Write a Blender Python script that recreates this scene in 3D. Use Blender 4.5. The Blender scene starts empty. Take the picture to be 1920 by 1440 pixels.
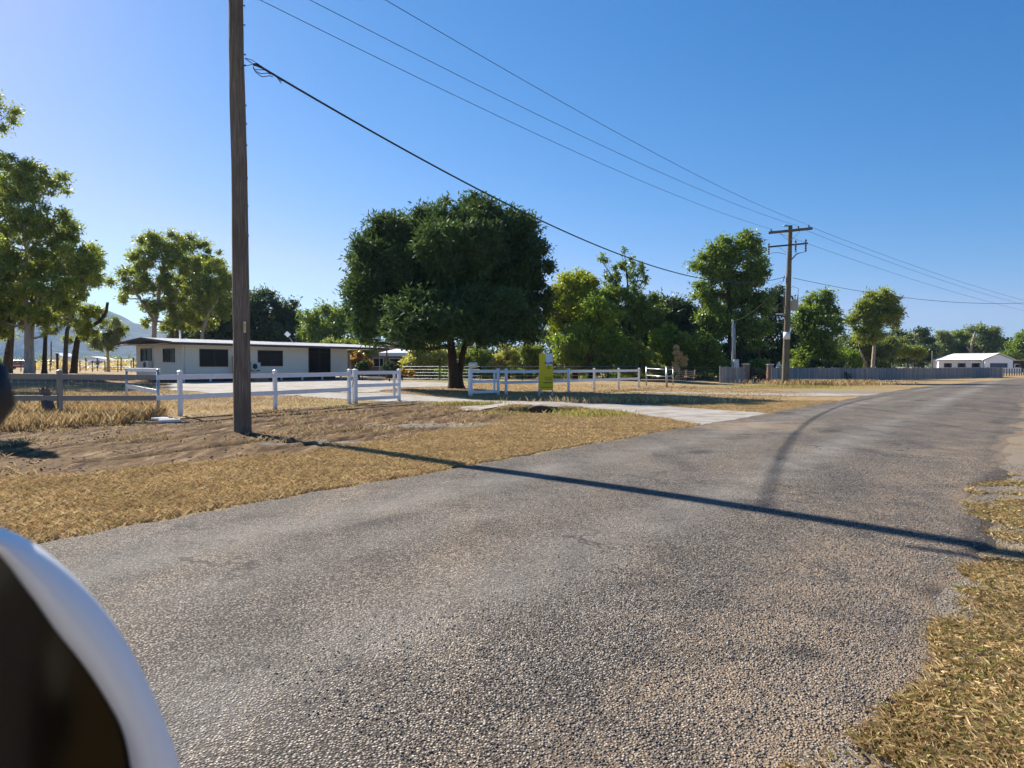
import bpy, math, random
import numpy as np
from mathutils import Vector, Matrix, noise as mnoise
random.seed(7); RNG = np.random.default_rng(7)
PI = math.pi
scene = bpy.context.scene
COL = scene.collection
F = 1331.0; H = 1.45; PITCH = math.radians(1.38)
WD = np.array((.589, .808)); WU = np.array((-.808, .589))      # along the road / away from it to the left

# ------------------------------------------------------------------ terrain
def sstep(a, b, t):
    t = np.clip((np.asarray(t, float)-a)/(b-a), 0, 1)
    return t*t*(3-2*t)
def T(x, y):
    u = np.asarray(x)*WU[0] + np.asarray(y)*WU[1]
    z = .28*sstep(15, 29, u)+.60*sstep(53, 64, u); dx = np.asarray(x)-CUL[0]; dy = np.asarray(y)-CUL[1]
    return z+.15*np.exp(-(dx/1.5)**4)*sstep(.22, .42, dy)*(1-sstep(2.0, 5.0, dy))-.15*np.exp(-(dx/1.2)**4-((dy+.35)/.8)**2)
CUL = (.93, 23.4)
def ray(px, py):
    X = (px-960)/F; Z = (720-py)/F
    y = math.cos(PITCH)+math.sin(PITCH)*Z; z = -math.sin(PITCH)+math.cos(PITCH)*Z
    return X/y, z/y
def G(px, py):                                                   # point where the sight line meets the ground
    X, Z = ray(px, py)
    D = 5.0
    for i in range(60):
        D2 = (H-float(T(X*D, D)))/max(-Z, 1e-4)
        D = .5*D+.5*D2
    return Vector((X*D, D, float(T(X*D, D))))
def P(px, py, D):
    X, Z = ray(px, py); return Vector((X*D, D, H+Z*D))
def GD(px, D):
    X, Z = ray(px, 688); return Vector((X*D, D, float(T(X*D, D))))

def vnoise(x, y, s, seed=0):                                     # value noise, vectorised, -1..1
    x = np.asarray(x, float)*s+seed*17.3; y = np.asarray(y, float)*s+seed*5.7
    xi = np.floor(x).astype(np.int64); yi = np.floor(y).astype(np.int64)
    fx = x-xi; fy = y-yi; fx = fx*fx*(3-2*fx); fy = fy*fy*(3-2*fy)
    def h(a, b):
        n = (a*374761393+b*668265263+seed*1274126177) & 0x7fffffff
        n = ((n ^ (n >> 13))*1274126177) & 0x7fffffff
        return ((n ^ (n >> 16)) & 0xffff)/32767.5-1
    return (h(xi, yi)*(1-fx)+h(xi+1, yi)*fx)*(1-fy)+(h(xi, yi+1)*(1-fx)+h(xi+1, yi+1)*fx)*fy
def fbm(x, y, s, seed=0, o=3):
    r = 0; a = 1; t = 0
    for i in range(o):
        r = r+a*vnoise(x, y, s*2**i, seed+i); t += a; a *= .5
    return r/t
def sdist(x, y, poly):                                           # signed distance to polygon, >0 inside
    x = np.asarray(x, float); y = np.asarray(y, float)
    ins = np.zeros(x.shape, bool); dm = np.full(x.shape, 1e9)
    n = len(poly)
    for i in range(n):
        ax, ay = poly[i][0], poly[i][1]; bx, by = poly[(i+1) % n][0], poly[(i+1) % n][1]
        ex, ey = bx-ax, by-ay
        t = np.clip(((x-ax)*ex+(y-ay)*ey)/(ex*ex+ey*ey+1e-12), 0, 1)
        dm = np.minimum(dm, np.hypot(x-ax-t*ex, y-ay-t*ey))
        c = ((ay > y) != (by > y)) & (x < (bx-ax)*(y-ay)/((by-ay) if abs(by-ay) > 1e-12 else 1e-12)+ax)
        ins ^= c
    return np.where(ins, dm, -dm)
def gpoly(pts): return [tuple(G(*p)[:2]) for p in pts]

# ------------------------------------------------------------------ tagging / meshes
def tag(o, label=None, cat=None, group=None, kind=None):
    if label: o['label'] = label
    if cat: o['category'] = cat
    if group: o['group'] = group
    if kind: o['kind'] = kind
    return o
def thing(name, loc, label, cat, group=None):
    o = bpy.data.objects.new(name, None); COL.objects.link(o); o.location = loc; o.empty_display_size = .2
    return tag(o, label, cat, group)
def wloc(o):
    v = Vector((0, 0, 0))
    while o is not None: v += o.location; o = o.parent
    return v
def nmesh(name, V, Fc, mat, parent=None, smooth=False, n=None):
    """V (N,3) array; Fc (M,k) int array (uniform k) or list"""
    me = bpy.data.meshes.new(name)
    V = np.asarray(V, np.float32)
    if parent is not None: V = V-np.array(wloc(parent), np.float32)
    if isinstance(Fc, np.ndarray):
        M, k = Fc.shape
        me.vertices.add(len(V)); me.vertices.foreach_set('co', V.ravel())
        me.loops.add(M*k); me.loops.foreach_set('vertex_index', Fc.astype(np.int32).ravel())
        me.polygons.add(M); me.polygons.foreach_set('loop_start', np.arange(0, M*k, k, dtype=np.int32))
        try: me.polygons.foreach_set('loop_total', np.full(M, k, np.int32))
        except Exception: pass
        me.update(calc_edges=True)
    else:
        me.from_pydata([tuple(v) for v in V], [], Fc); me.update()
    if smooth: me.polygons.foreach_set('use_smooth', np.ones(len(me.polygons), bool))
    if mat: me.materials.append(mat)
    o = bpy.data.objects.new(name, me); COL.objects.link(o)
    if parent is not None: o.parent = parent
    return o
class MB:
    def __init__(s): s.v = []; s.f = []
    def add(s, vs, fs):
        b = len(s.v); s.v += [tuple(v) for v in vs]; s.f += [tuple(i+b for i in f) for f in fs]; return s
    def box(s, c, d, fr=None):                                   # centre, full sizes, optional frame of 3 axes
        c = Vector(c); ax = fr or (Vector((1, 0, 0)), Vector((0, 1, 0)), Vector((0, 0, 1)))
        vs = [c+ax[0]*(i*d[0]/2)+ax[1]*(j*d[1]/2)+ax[2]*(k*d[2]/2) for i in (-1, 1) for j in (-1, 1) for k in (-1, 1)]
        return s.add(vs, [(0, 1, 3, 2), (4, 6, 7, 5), (0, 4, 5, 1), (2, 3, 7, 6), (0, 2, 6, 4), (1, 5, 7, 3)])
    def bar(s, a, b, w, h):                                      # rectangular bar from a to b
        a = Vector(a); b = Vector(b); d = b-a; L = d.length; d = d/L
        up = Vector((0, 0, 1)) if abs(d.z) < .95 else Vector((0, 1, 0))
        sd = d.cross(up).normalized(); up = sd.cross(d)
        return s.box((a+b)/2, (w, L, h), (sd, d, up))
    def tube(s, pts, r, n=8, cap=True):
        pts = [Vector(p) for p in pts]; m = len(pts)
        if not hasattr(r, '__len__'): r = [r]*m
        vs = []; ref = None
        for i, p in enumerate(pts):
            t = (pts[min(i+1, m-1)]-pts[max(i-1, 0)])
            if t.length < 1e-9: t = Vector((0, 0, 1))
            t.normalize()
            if ref is None: ref = Vector((1, 0, 0)) if abs(t.x) < .9 else Vector((0, 1, 0))
            a = (ref-t*ref.dot(t)).normalized(); b = t.cross(a); ref = a
            for k in range(n):
                an = 2*PI*k/n; vs.append(p+(a*math.cos(an)+b*math.sin(an))*r[i])
        fs = [(i*n+k, i*n+(k+1) % n, (i+1)*n+(k+1) % n, (i+1)*n+k) for i in range(m-1) for k in range(n)]
        if cap: fs += [tuple(range(n-1, -1, -1)), tuple((m-1)*n+k for k in range(n))]
        return s.add(vs, fs)
    def lathe(s, c, prof, n=16, fr=None):                        # profile [(r,z)...]
        c = Vector(c); ax = fr or (Vector((1, 0, 0)), Vector((0, 1, 0)), Vector((0, 0, 1)))
        vs = [c+ax[0]*(r*math.cos(2*PI*k/n))+ax[1]*(r*math.sin(2*PI*k/n))+ax[2]*z for r, z in prof for k in range(n)]
        m = len(prof)
        fs = [(i*n+k, i*n+(k+1) % n, (i+1)*n+(k+1) % n, (i+1)*n+k) for i in range(m-1) for k in range(n)]
        fs += [tuple(range(n-1, -1, -1)), tuple((m-1)*n+k for k in range(n))]
        return s.add(vs, fs)
    def prism(s, pts, ex):                                       # polygon pts (3D) extruded by vector ex
        n = len(pts); ex = Vector(ex)
        vs = [Vector(p) for p in pts]+[Vector(p)+ex for p in pts]
        return s.add(vs, [tuple(range(n-1, -1, -1)), tuple(range(n, 2*n))]+[(i, (i+1) % n, n+(i+1) % n, n+i) for i in range(n)])
    def build(s, name, mat, parent=None, smooth=False, bevel=0):
        o = nmesh(name, s.v, s.f, mat, parent, smooth)
        if bevel:
            m = o.modifiers.new('bevel', 'BEVEL'); m.width = bevel; m.segments = 2; m.limit_method = 'ANGLE'
        return o

# ------------------------------------------------------------------ materials
class NT:
    def __init__(s, name):
        s.m = bpy.data.materials.new(name); s.m.use_nodes = True; s.t = s.m.node_tree
        for n in list(s.t.nodes): s.t.nodes.remove(n)
        s.out = s.n('ShaderNodeOutputMaterial')
    def n(s, k, **kw):
        nd = s.t.nodes.new(k)
        for a, b in kw.items():
            if a.startswith('_'): nd.inputs[a[1:].replace('_', ' ')].default_value = b
            else: setattr(nd, a, b)
        return nd
    def l(s, a, b): s.t.links.new(a, b)
    def pos(s, sc=(1, 1, 1), rot=(0, 0, 0)):
        g = s.n('ShaderNodeNewGeometry'); m = s.n('ShaderNodeMapping'); s.l(g.outputs['Position'], m.inputs['Vector'])
        m.inputs['Scale'].default_value = sc; m.inputs['Rotation'].default_value = rot
        return m.outputs['Vector']
    def noise(s, vec, scale, detail=3, rough=.55):
        n = s.n('ShaderNodeTexNoise'); n.inputs['Scale'].default_value = scale; n.inputs['Detail'].default_value = detail
        n.inputs['Roughness'].default_value = rough; s.l(vec, n.inputs['Vector']); return n.outputs['Fac']
    def ramp(s, fac, stops, interp='LINEAR'):
        r = s.n('ShaderNodeValToRGB'); cr = r.color_ramp; cr.interpolation = interp
        while len(cr.elements) < len(stops): cr.elements.new(.5)
        for e, (p, c) in zip(cr.elements, stops):
            e.position = p; e.color = (c, c, c, 1) if not hasattr(c, '__len__') else (*c, 1)
        s.l(fac, r.inputs['Fac']); return r.outputs['Color']
    def mix(s, fac, a, b, mode='MIX'):
        m = s.n('ShaderNodeMix', data_type='RGBA', blend_type=mode)
        for sock, v in ((m.inputs[0], fac), (m.inputs[6], a), (m.inputs[7], b)):
            if hasattr(v, 'is_output') or isinstance(v, bpy.types.NodeSocket): s.l(v, sock)
            else: sock.default_value = v if not hasattr(v, '__len__') else (*v, 1)
        return m.outputs[2]
    def math(s, op, a, b=0.5):
        m = s.n('ShaderNodeMath', operation=op)
        for i, v in enumerate((a, b)):
            if isinstance(v, bpy.types.NodeSocket): s.l(v, m.inputs[i])
            else: m.inputs[i].default_value = v
        return m.outputs[0]
    def attr(s, name):
        return s.n('ShaderNodeAttribute', attribute_name=name).outputs['Fac']
    def bsdf(s, col, rough=.7, metal=0, spec=.3, bump=None, bd=.01, bs=1.0, **kw):
        b = s.n('ShaderNodeBsdfPrincipled')
        for k, v in (('Base Color', col), ('Roughness', rough), ('Metallic', metal), ('Specular IOR Level', spec)):
            if isinstance(v, bpy.types.NodeSocket): s.l(v, b.inputs[k])
            else: b.inputs[k].default_value = v if not hasattr(v, '__len__') else (*v, 1)
        if bump is not None:
            bn = s.n('ShaderNodeBump'); bn.inputs['Distance'].default_value = bd; bn.inputs['Strength'].default_value = bs
            s.l(bump, bn.inputs['Height']); s.l(bn.outputs['Normal'], b.inputs['Normal'])
        for k, v in kw.items(): b.inputs[k.replace('_', ' ')].default_value = v
        s.l(b.outputs[0], s.out.inputs['Surface']); return b
def simple(name, col, rough=.6, metal=0, spec=.4, var=.12, scale=3, bumpd=0, **kw):
    t = NT(name); p = t.pos(); nz = t.noise(p, scale, 4)
    c = t.mix(nz, tuple(x*(1-var) for x in col), tuple(min(1, x*(1+var)) for x in col))
    t.bsdf(c, rough, metal, spec, bump=(t.noise(p, scale*12, 3) if bumpd else None), bd=bumpd, **kw); return t.m
def leafmat(name, c1, c2, c3, trans=.35, rough=.45, spec=.4):
    t = NT(name)
    g = t.n('ShaderNodeNewGeometry'); oi = t.n('ShaderNodeObjectInfo')
    c = t.ramp(g.outputs['Random Per Island'], [(0, c1), (.55, c2), (1, c3)])
    nz = t.noise(t.pos(), .45, 2)
    c = t.mix(t.ramp(nz, [(.3, 0), (.7, 1)]), c, t.mix(.5, c, c3))
    b = t.n('ShaderNodeBsdfPrincipled'); t.l(c, b.inputs['Base Color']); b.inputs['Roughness'].default_value = rough
    b.inputs['Specular IOR Level'].default_value = spec
    tr = t.n('ShaderNodeBsdfTranslucent'); t.l(t.mix(1, c, (1.3, 1.2, .6), 'MULTIPLY'), tr.inputs['Color'])
    ms = t.n('ShaderNodeMixShader'); ms.inputs[0].default_value = trans
    t.l(b.outputs[0], ms.inputs[1]); t.l(tr.outputs[0], ms.inputs[2]); t.l(ms.outputs[0], t.out.inputs['Surface'])
    return t.m
def barkmat(name, c1, c2, sc=1.0):
    t = NT(name); p = t.pos((6*sc, 6*sc, 1.2*sc)); nz = t.noise(p, 2.5, 5, .65)
    c = t.ramp(nz, [(.3, c1), (.7, c2)])
    t.bsdf(c, .9, 0, .15, bump=nz, bd=.03); return t.m
M = {}
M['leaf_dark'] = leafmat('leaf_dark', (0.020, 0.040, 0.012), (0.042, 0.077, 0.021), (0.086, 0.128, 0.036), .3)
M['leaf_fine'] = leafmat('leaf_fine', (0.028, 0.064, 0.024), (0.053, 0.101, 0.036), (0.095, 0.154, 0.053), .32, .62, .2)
M['leaf_gum'] = leafmat('leaf_gum', (0.095, 0.145, 0.025), (0.181, 0.250, 0.042), (0.343, 0.389, 0.070), .45)
M['leaf_gumfar'] = leafmat('leaf_gumfar', (0.089, 0.131, 0.044), (0.151, 0.205, 0.067), (0.250, 0.292, 0.103), .4)
M['leaf_mid'] = leafmat('leaf_mid', (0.071, 0.125, 0.021), (0.131, 0.215, 0.035), (0.241, 0.325, 0.054), .40)
M['leaf_lime'] = leafmat('leaf_lime', (0.118, 0.169, 0.016), (0.212, 0.274, 0.022), (0.330, 0.380, 0.032), .45)
M['leaf_bright'] = leafmat('leaf_bright', (0.085, 0.167, 0.019), (0.153, 0.256, 0.029), (0.255, 0.360, 0.041), .4)
M['leaf_pale'] = leafmat('leaf_pale', (0.167, 0.206, 0.042), (0.310, 0.343, 0.079), (0.549, 0.526, 0.179), .4)
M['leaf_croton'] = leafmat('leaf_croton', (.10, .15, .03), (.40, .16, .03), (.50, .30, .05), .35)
M['leaf_dry'] = leafmat('leaf_dry', (0.421, 0.293, 0.137), (0.708, 0.536, 0.274), (0.800, 0.747, 0.426), .3)
M['leaf_shrub'] = leafmat('leaf_shrub', (0.066, 0.119, 0.018), (0.158, 0.223, 0.032), (0.291, 0.335, 0.052), .38)
M['bark'] = barkmat('bark', (.05, .038, .028), (.16, .125, .095))
M['bark_dark'] = barkmat('bark_dark', (.022, .017, .012), (.07, .053, .038))
M['bark_gum'] = barkmat('bark_gum', (.22, .17, .12), (.46, .39, .31), .6)
M['bark_white'] = barkmat('bark_white', (.30, .24, .18), (.55, .47, .38), .6)

def m_pole(name, c1, c2, c3):
    t = NT(name); p = t.pos((14, 14, .55)); a = t.noise(p, 3, 6, .7); b = t.noise(t.pos((1, 1, .6)), 1.6, 3)
    c = t.ramp(a, [(.28, c1), (.5, c2), (.72, c3)])
    c = t.mix(t.ramp(b, [(.35, 0), (.7, .6)]), c, c1)
    t.bsdf(c, .9, 0, .12, bump=a, bd=.02); return t.m
M['pole_dark'] = m_pole('weathered_timber', (.085, .066, .048), (.215, .175, .132), (.38, .32, .25))
M['pole_pale'] = m_pole('grey_green_timber', (.075, .066, .045), (.17, .148, .105), (.28, .25, .19))
def m_vinyl():
    t = NT('white_vinyl'); p = t.pos(); g = t.n('ShaderNodeNewGeometry'); sz = t.n('ShaderNodeSeparateXYZ'); t.l(g.outputs['Position'], sz.inputs[0])
    nz = t.noise(p, 7, 5, .7); c = t.mix(t.noise(p, 1.3, 4), (.76, .77, .77), (.86, .86, .86))
    c = t.mix(t.ramp(nz, [(.52, 0), (.72, .45)]), c, (.46, .42, .36))
    low = t.ramp(t.math('ADD', sz.outputs[2], t.math('MULTIPLY', nz, .25)), [(.18, .8), (.42, 0)]); c = t.mix(low, c, (.42, .34, .26))
    t.bsdf(c, .45, 0, .4); return t.m
M['white_vinyl'] = m_vinyl()
M['shaded_vinyl'] = simple('shade_grey_vinyl', (.25, .235, .21), .5, var=.12, scale=2)  # white vinyl again, with the tree shade put into its colour
M['galv'] = simple('galvanised_steel', (.42, .44, .46), .42, .75, var=.15, scale=8)
M['dark_steel'] = simple('dark_steel', (.05, .048, .045), .6, .3, var=.3, scale=6)
M['black_cable'] = simple('black_cable', (.015, .015, .017), .6)
M['wire'] = simple('aluminium_wire', (.05, .055, .07), .5, .3)
M['porcelain'] = simple('brown_porcelain', (.14, .06, .045), .25)
M['cream_wall'] = simple('cream_wall', (.82, .76, .62), .75, var=.05, scale=1.2)
M['cream_trim'] = simple('cream_trim', (.82, .76, .62), .6, var=.03)
M['brown_fascia'] = simple('brown_fascia', (.085, .045, .032), .5, var=.2)
M['roof_sheet'] = simple('pale_roof_sheet', (.90, .87, .82), .45, .0, var=.06, scale=.7)
M['win_frame'] = simple('dark_window_frame', (.018, .014, .012), .35)
M['brown_panel'] = simple('brown_board', (.20, .14, .09), .7)
M['ac_white'] = simple('appliance_white', (.62, .63, .62), .45, var=.06)
M['black'] = simple('black_plastic', (.012, .012, .013), .45)
M['tag_yellow'] = simple('yellow_tag', (.70, .45, .05), .5)
M['white_band'] = simple('white_band', (.72, .74, .76), .5)
M['grey_metal'] = simple('painted_grey_metal', (.30, .31, .33), .5, .2)
M['box_grey'] = simple('meter_box_grey', (.50, .52, .54), .5)
M['sign_yellow'] = simple('sign_yellow', (.85, .60, .008), .5, var=.03)
M['sign_white'] = simple('sign_white', (.72, .76, .86), .5, var=.02)
M['sign_ink'] = simple('sign_ink', (.02, .025, .08), .5)
M['sign_olive'] = simple('sign_ink_olive', (.16, .12, .01), .5)
M['cream_plastic'] = simple('cream_plastic', (.72, .66, .50), .5)
M['stone_white'] = simple('pale_paver', (.68, .66, .62), .8)
M['timber'] = simple('raw_timber', (.42, .31, .20), .8, var=.25, scale=9)
M['old_timber'] = simple('charred_timber', (.10, .085, .075), .9, var=.4, scale=12)
M['canvas'] = simple('white_canvas', (.74, .76, .78), .7, var=.04)
M['house_white'] = simple('white_weatherboard', (.78, .79, .80), .6, var=.03)
M['roof_white'] = simple('white_roof', (.84, .84, .83), .4, var=.05)
M['dark_blue_door'] = simple('dark_blue_door', (.04, .05, .10), .4)
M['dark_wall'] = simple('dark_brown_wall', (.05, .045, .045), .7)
M['red_paint'] = simple('faded_red_paint', (.42, .10, .07), .4)
M['earth'] = simple('dark_earth', (.055, .038, .026), .95, var=.4, scale=6)
def m_glass():
    t = NT('dark_window_glass'); b = t.bsdf((.014, .012, .011), .12, 0, .12); return t.m
M['glass'] = m_glass()
def m_brick():
    t = NT('brown_brick'); p = t.pos((1, 1, 1), (PI/2, 0, 0)); b = t.n('ShaderNodeTexBrick')
    t.l(p, b.inputs['Vector']); b.inputs['Scale'].default_value = 3.2; b.inputs['Color1'].default_value = (.20, .10, .065, 1)
    b.inputs['Color2'].default_value = (.30, .17, .11, 1); b.inputs['Mortar'].default_value = (.34, .31, .28, 1)
    t.bsdf(b.outputs['Color'], .85); return t.m
M['brick'] = m_brick()
def m_paling():
    t = NT('weathered_paling'); p = t.pos((1, 1, .08)); a = t.noise(p, 9, 3); g = t.n('ShaderNodeNewGeometry')
    c = t.ramp(g.outputs['Random Per Island'], [(0, (.22, .21, .20)), (.5, (.31, .295, .275)), (1, (.42, .39, .36))])
    c = t.mix(t.ramp(a, [(.3, .5), (.7, 0)]), c, (.09, .09, .09)); t.bsdf(c, .85); return t.m
M['paling'] = m_paling()

# ground materials ----------------------------------------------------
def m_ground():
    t = NT('ground_dry_grass'); p = t.pos()
    n1 = t.noise(p, .35, 4, .6); n2 = t.noise(p, 2.3, 5, .65); n3 = t.noise(p, 22, 4, .7); n4 = t.noise(p, 90, 2, .6)
    straw = t.ramp(n2, [(.28, (.22, .135, .068)), (.5, (.38, .26, .135)), (.72, (.54, .41, .23))])
    straw = t.mix(t.ramp(n3, [(.3, .65), (.62, 0)]), straw, (.14, .09, .04))
    straw = t.mix(t.ramp(n4, [(.55, 0), (.75, .7)]), straw, (.56, .44, .22))
    straw = t.mix(t.math('MULTIPLY', t.ramp(n1, [(.5, 0), (.72, 1)]), .35), straw, (.18, .15, .035))
    grn = t.attr('green')
    col = t.mix(t.math('MULTIPLY', grn, t.ramp(n3, [(.2, .5), (.6, 1)])), straw, (.17, .20, .035))
    mudp = t.pos((1.0, 1.0, 1.0), (0, 0, -0.62)); sm = t.n('ShaderNodeMapping'); t.l(mudp, sm.inputs['Vector']); sm.inputs['Scale'].default_value = (7, .9, 1)
    # streaks along the road direction
    sv = t.n('ShaderNodeMapping'); g = t.n('ShaderNodeNewGeometry'); t.l(g.outputs['Position'], sv.inputs['Vector'])
    sv.inputs['Rotation'].default_value = (0, 0, math.radians(36.1)); sv.inputs['Scale'].default_value = (4.5, .55, 1)
    s1 = t.noise(sv.outputs['Vector'], 1.2, 5, .7); s2 = t.noise(p, 14, 5, .75)
    mud = t.ramp(s1, [(.36, (.045, .023, .009)), (.46, (.13, .073, .030)), (.56, (.215, .132, .060)), (.68, (.40, .28, .155))])
    mud = t.mix(t.ramp(s2, [(.35, .7), (.55, 0)]), mud, (.055, .034, .022))
    mud = t.mix(t.ramp(t.noise(p, 45, 3, .7), [(.58, 0), (.72, .55)]), mud, (.38, .29, .17))
    mm = t.math('ADD', t.attr('mud'), t.math('MULTIPLY', t.math('SUBTRACT', n2, .5), 1.3))
    mm = t.ramp(mm, [(.35, 0), (.6, 1)])
    col = t.mix(mm, col, mud)
    dm = t.math('ADD', t.attr('dust'), t.math('MULTIPLY', t.math('SUBTRACT', n2, .5), 1.2))
    dust = t.ramp(n4, [(.35, (.12, .10, .08)), (.5, (.26, .215, .165)), (.66, (.42, .36, .28))])
    col = t.mix(t.ramp(dm, [(.4, 0), (.62, 1)]), col, dust)
    rd = t.ramp(t.math('ADD', t.attr('red'), t.math('MULTIPLY', t.math('SUBTRACT', n2, .5), 1.0)), [(.4, 0), (.65, 1)])
    col = t.mix(rd, col, t.ramp(n3, [(.3, (.15, .08, .045)), (.7, (.34, .20, .11))]))
    hb = t.math('ADD', t.math('MULTIPLY', n3, .6), t.math('MULTIPLY', n4, .35))
    hb = t.math('ADD', hb, t.math('MULTIPLY', s1, .5))
    t.bsdf(col, .95, 0, .1, bump=hb, bd=.06, bs=.9)
    return t.m
M['ground'] = m_ground()
def m_road():
    t = NT('sealed_gravel_road'); p = t.pos()
    v = t.n('ShaderNodeTexVoronoi'); v.inputs['Scale'].default_value = 84; t.l(p, v.inputs['Vector']); v.inputs['Randomness'].default_value = 1
    vs = t.n('ShaderNodeTexVoronoi'); vs.inputs['Scale'].default_value = 150; t.l(p, vs.inputs['Vector'])
    sep = t.n('ShaderNodeSeparateColor'); t.l(v.outputs['Color'], sep.inputs[0])
    st = t.ramp(sep.outputs[0], [(0, (.095, .080, .066)), (.3, (.215, .184, .155)), (.62, (.355, .305, .255)), (.88, (.52, .455, .38)), (1, (.70, .63, .54))])
    st = t.mix(t.math('MULTIPLY', sep.outputs[1], .30), st, (.17, .135, .10))
    gap = t.ramp(v.outputs['Distance'], [(.36, 0), (.66, .9)])
    st = t.mix(gap, st, (.03, .027, .025))
    sm = t.n('ShaderNodeMapping'); g = t.n('ShaderNodeNewGeometry'); t.l(g.outputs['Position'], sm.inputs['Vector'])
    sm.inputs['Rotation'].default_value = (0, 0, math.radians(36.1)); sm.inputs['Scale'].default_value = (1.1, .22, 1)
    big = t.noise(sm.outputs['Vector'], .9, 5, .6); mid = t.noise(p, 1.4, 5, .65)
    st = t.mix(1, st, t.ramp(big, [(.32, (.66, .67, .70)), (.46, (.92, .91, .90)), (.56, (1.04, 1.0, .95)), (.72, (1.38, 1.25, 1.10))]), 'MULTIPLY')
    st = t.mix(1, st, t.ramp(mid, [(.28, .66), (.45, .95), (.6, 1.05), (.78, 1.3)]), 'MULTIPLY')
    dust = t.attr('dust'); dm = t.ramp(t.math('ADD', dust, t.math('MULTIPLY', t.math('SUBTRACT', mid, .5), 1.1)), [(.35, 0), (.75, 1)])
    dm = t.math('MULTIPLY', dm, t.ramp(v.outputs['Distance'], [(.2, .34), (.5, .75)]))
    st = t.mix(dm, st, (.34, .245, .16))
    st = t.mix(t.math('MULTIPLY', t.attr('track'), t.ramp(mid, [(.3, .15), (.7, .6)])), st, (.36, .335, .30))
    ck = t.n('ShaderNodeTexVoronoi', feature='DISTANCE_TO_EDGE'); wv = t.n('ShaderNodeMapping'); t.l(sm.outputs['Vector'], wv.inputs['Vector']); wv.inputs['Scale'].default_value = (.55, 1.1, 1)
    nv = t.n('ShaderNodeTexNoise'); nv.inputs['Scale'].default_value = 3.0; nv.inputs['Detail'].default_value = 5; t.l(p, nv.inputs['Vector'])
    av = t.n('ShaderNodeVectorMath', operation='MULTIPLY_ADD'); t.l(nv.outputs['Color'], av.inputs[0]); av.inputs[1].default_value = (.5, .5, .5); t.l(wv.outputs['Vector'], av.inputs[2]); t.l(av.outputs[0], ck.inputs['Vector']); ck.inputs['Scale'].default_value = 1.0
    crk = t.math('MULTIPLY', t.ramp(ck.outputs['Distance'], [(0, 1), (.006, .8), (.02, 0)]), t.ramp(t.noise(p, .5, 3), [(.5, 0), (.62, .8)]))
    st = t.mix(crk, st, (.035, .032, .03))
    tar = t.math('MULTIPLY', t.ramp(t.math('ADD', t.attr('tar'), t.math('MULTIPLY', t.math('SUBTRACT', mid, .5), .6)), [(.22, 0), (.6, 1)]), .66)
    st = t.mix(tar, st, (.028, .028, .030))  # tar stains and the painted wire shadow share this dark tone
    hb = t.ramp(v.outputs['Distance'], [(0, 1), (.62, 0)])
    hb = t.math('ADD', hb, t.math('MULTIPLY', sep.outputs[2], .7))
    hb = t.math('ADD', hb, t.math('MULTIPLY', vs.outputs['Distance'], .25))
    t.bsdf(st, .85, 0, .12, bump=hb, bd=.011, bs=1.0)
    return t.m
M['road'] = m_road()
def m_gravel():
    t = NT('pale_gravel'); p = t.pos(); n2 = t.noise(p, 1.2, 5, .6); n3 = t.noise(p, 38, 3, .7); n2 = t.math('ADD', t.math('MULTIPLY', n2, .75), t.math('MULTIPLY', t.noise(p, .45, 3), .27))
    c = t.ramp(n2, [(.3, (.17, .13, .09)), (.42, (.26, .22, .175)), (.54, (.35, .325, .29)), (.8, (.43, .41, .38))])
    c = t.mix(t.ramp(n3, [(.3, .5), (.55, 0)]), c, (.24, .20, .16)); t.bsdf(c, .9, 0, .2, bump=n3, bd=.02); return t.m
M['gravel'] = m_gravel()
def blademat(name, stops, trans=.25):
    t = NT(name); g = t.n('ShaderNodeNewGeometry'); c = t.ramp(g.outputs['Random Per Island'], stops)
    nz = t.noise(t.pos(), 1.1, 4, .65); c = t.mix(t.ramp(nz, [(.42, 0), (.66, .75)]), c, t.mix(.5, (.215, .138, .062), c))
    b = t.n('ShaderNodeBsdfPrincipled'); t.l(c, b.inputs['Base Color']); b.inputs['Roughness'].default_value = .6; b.inputs['Specular IOR Level'].default_value = .25
    tr = t.n('ShaderNodeBsdfTranslucent'); t.l(c, tr.inputs['Color']); ms = t.n('ShaderNodeMixShader'); ms.inputs[0].default_value = trans
    t.l(b.outputs[0], ms.inputs[1]); t.l(tr.outputs[0], ms.inputs[2]); t.l(ms.outputs[0], t.out.inputs['Surface']); return t.m
M['blade_straw'] = blademat('straw_blades', [(0, (.26, .155, .070)), (.4, (.49, .338, .155)), (.8, (.74, .565, .31)), (1, (.24, .225, .06))])
M['blade_mixed'] = blademat('mixed_blades', [(0, (.23, .135, .06)), (.3, (.46, .31, .14)), (.66, (.74, .57, .31)), (.8, (.30, .27, .08)), (1, (.15, .17, .04))])
M['blade_green'] = blademat('green_blades', [(0, (.20, .20, .045)), (.5, (.36, .33, .075)), (1, (.52, .42, .17))], .4)

# ================================================================== GROUND
def lines(segs):
    out = []
    for a, b, s in segs:
        n = max(1, int(round((b-a)/s))); out += list(np.linspace(a, b, n, endpoint=False))
    out.append(segs[-1][1]); return np.array(out)
gx = lines([(-6000, -1500, 900), (-1500, -300, 150), (-300, -70, 15), (-70, -17, 1.0), (-17, 9, .11), (9, 70, 1.0), (70, 300, 12), (300, 1500, 150), (1500, 6000, 900)])
gy = lines([(-60, -4, 6), (-4, 8, .25), (8, 27, .11), (27, 72, .5), (72, 160, 4), (160, 500, 20), (500, 2000, 150), (2000, 7000, 1000)])
GX, GY = np.meshgrid(gx, gy); gxf, gyf = GX.ravel(), GY.ravel()
MUD = gpoly([(-60, 905), (-60, 815), (90, 800), (250, 792), (420, 778), (560, 765), (760, 752), (880, 757), (985, 768), (965, 785), (890, 800), (760, 822), (640, 842), (560, 852), (420, 862), (200, 885)])
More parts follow.
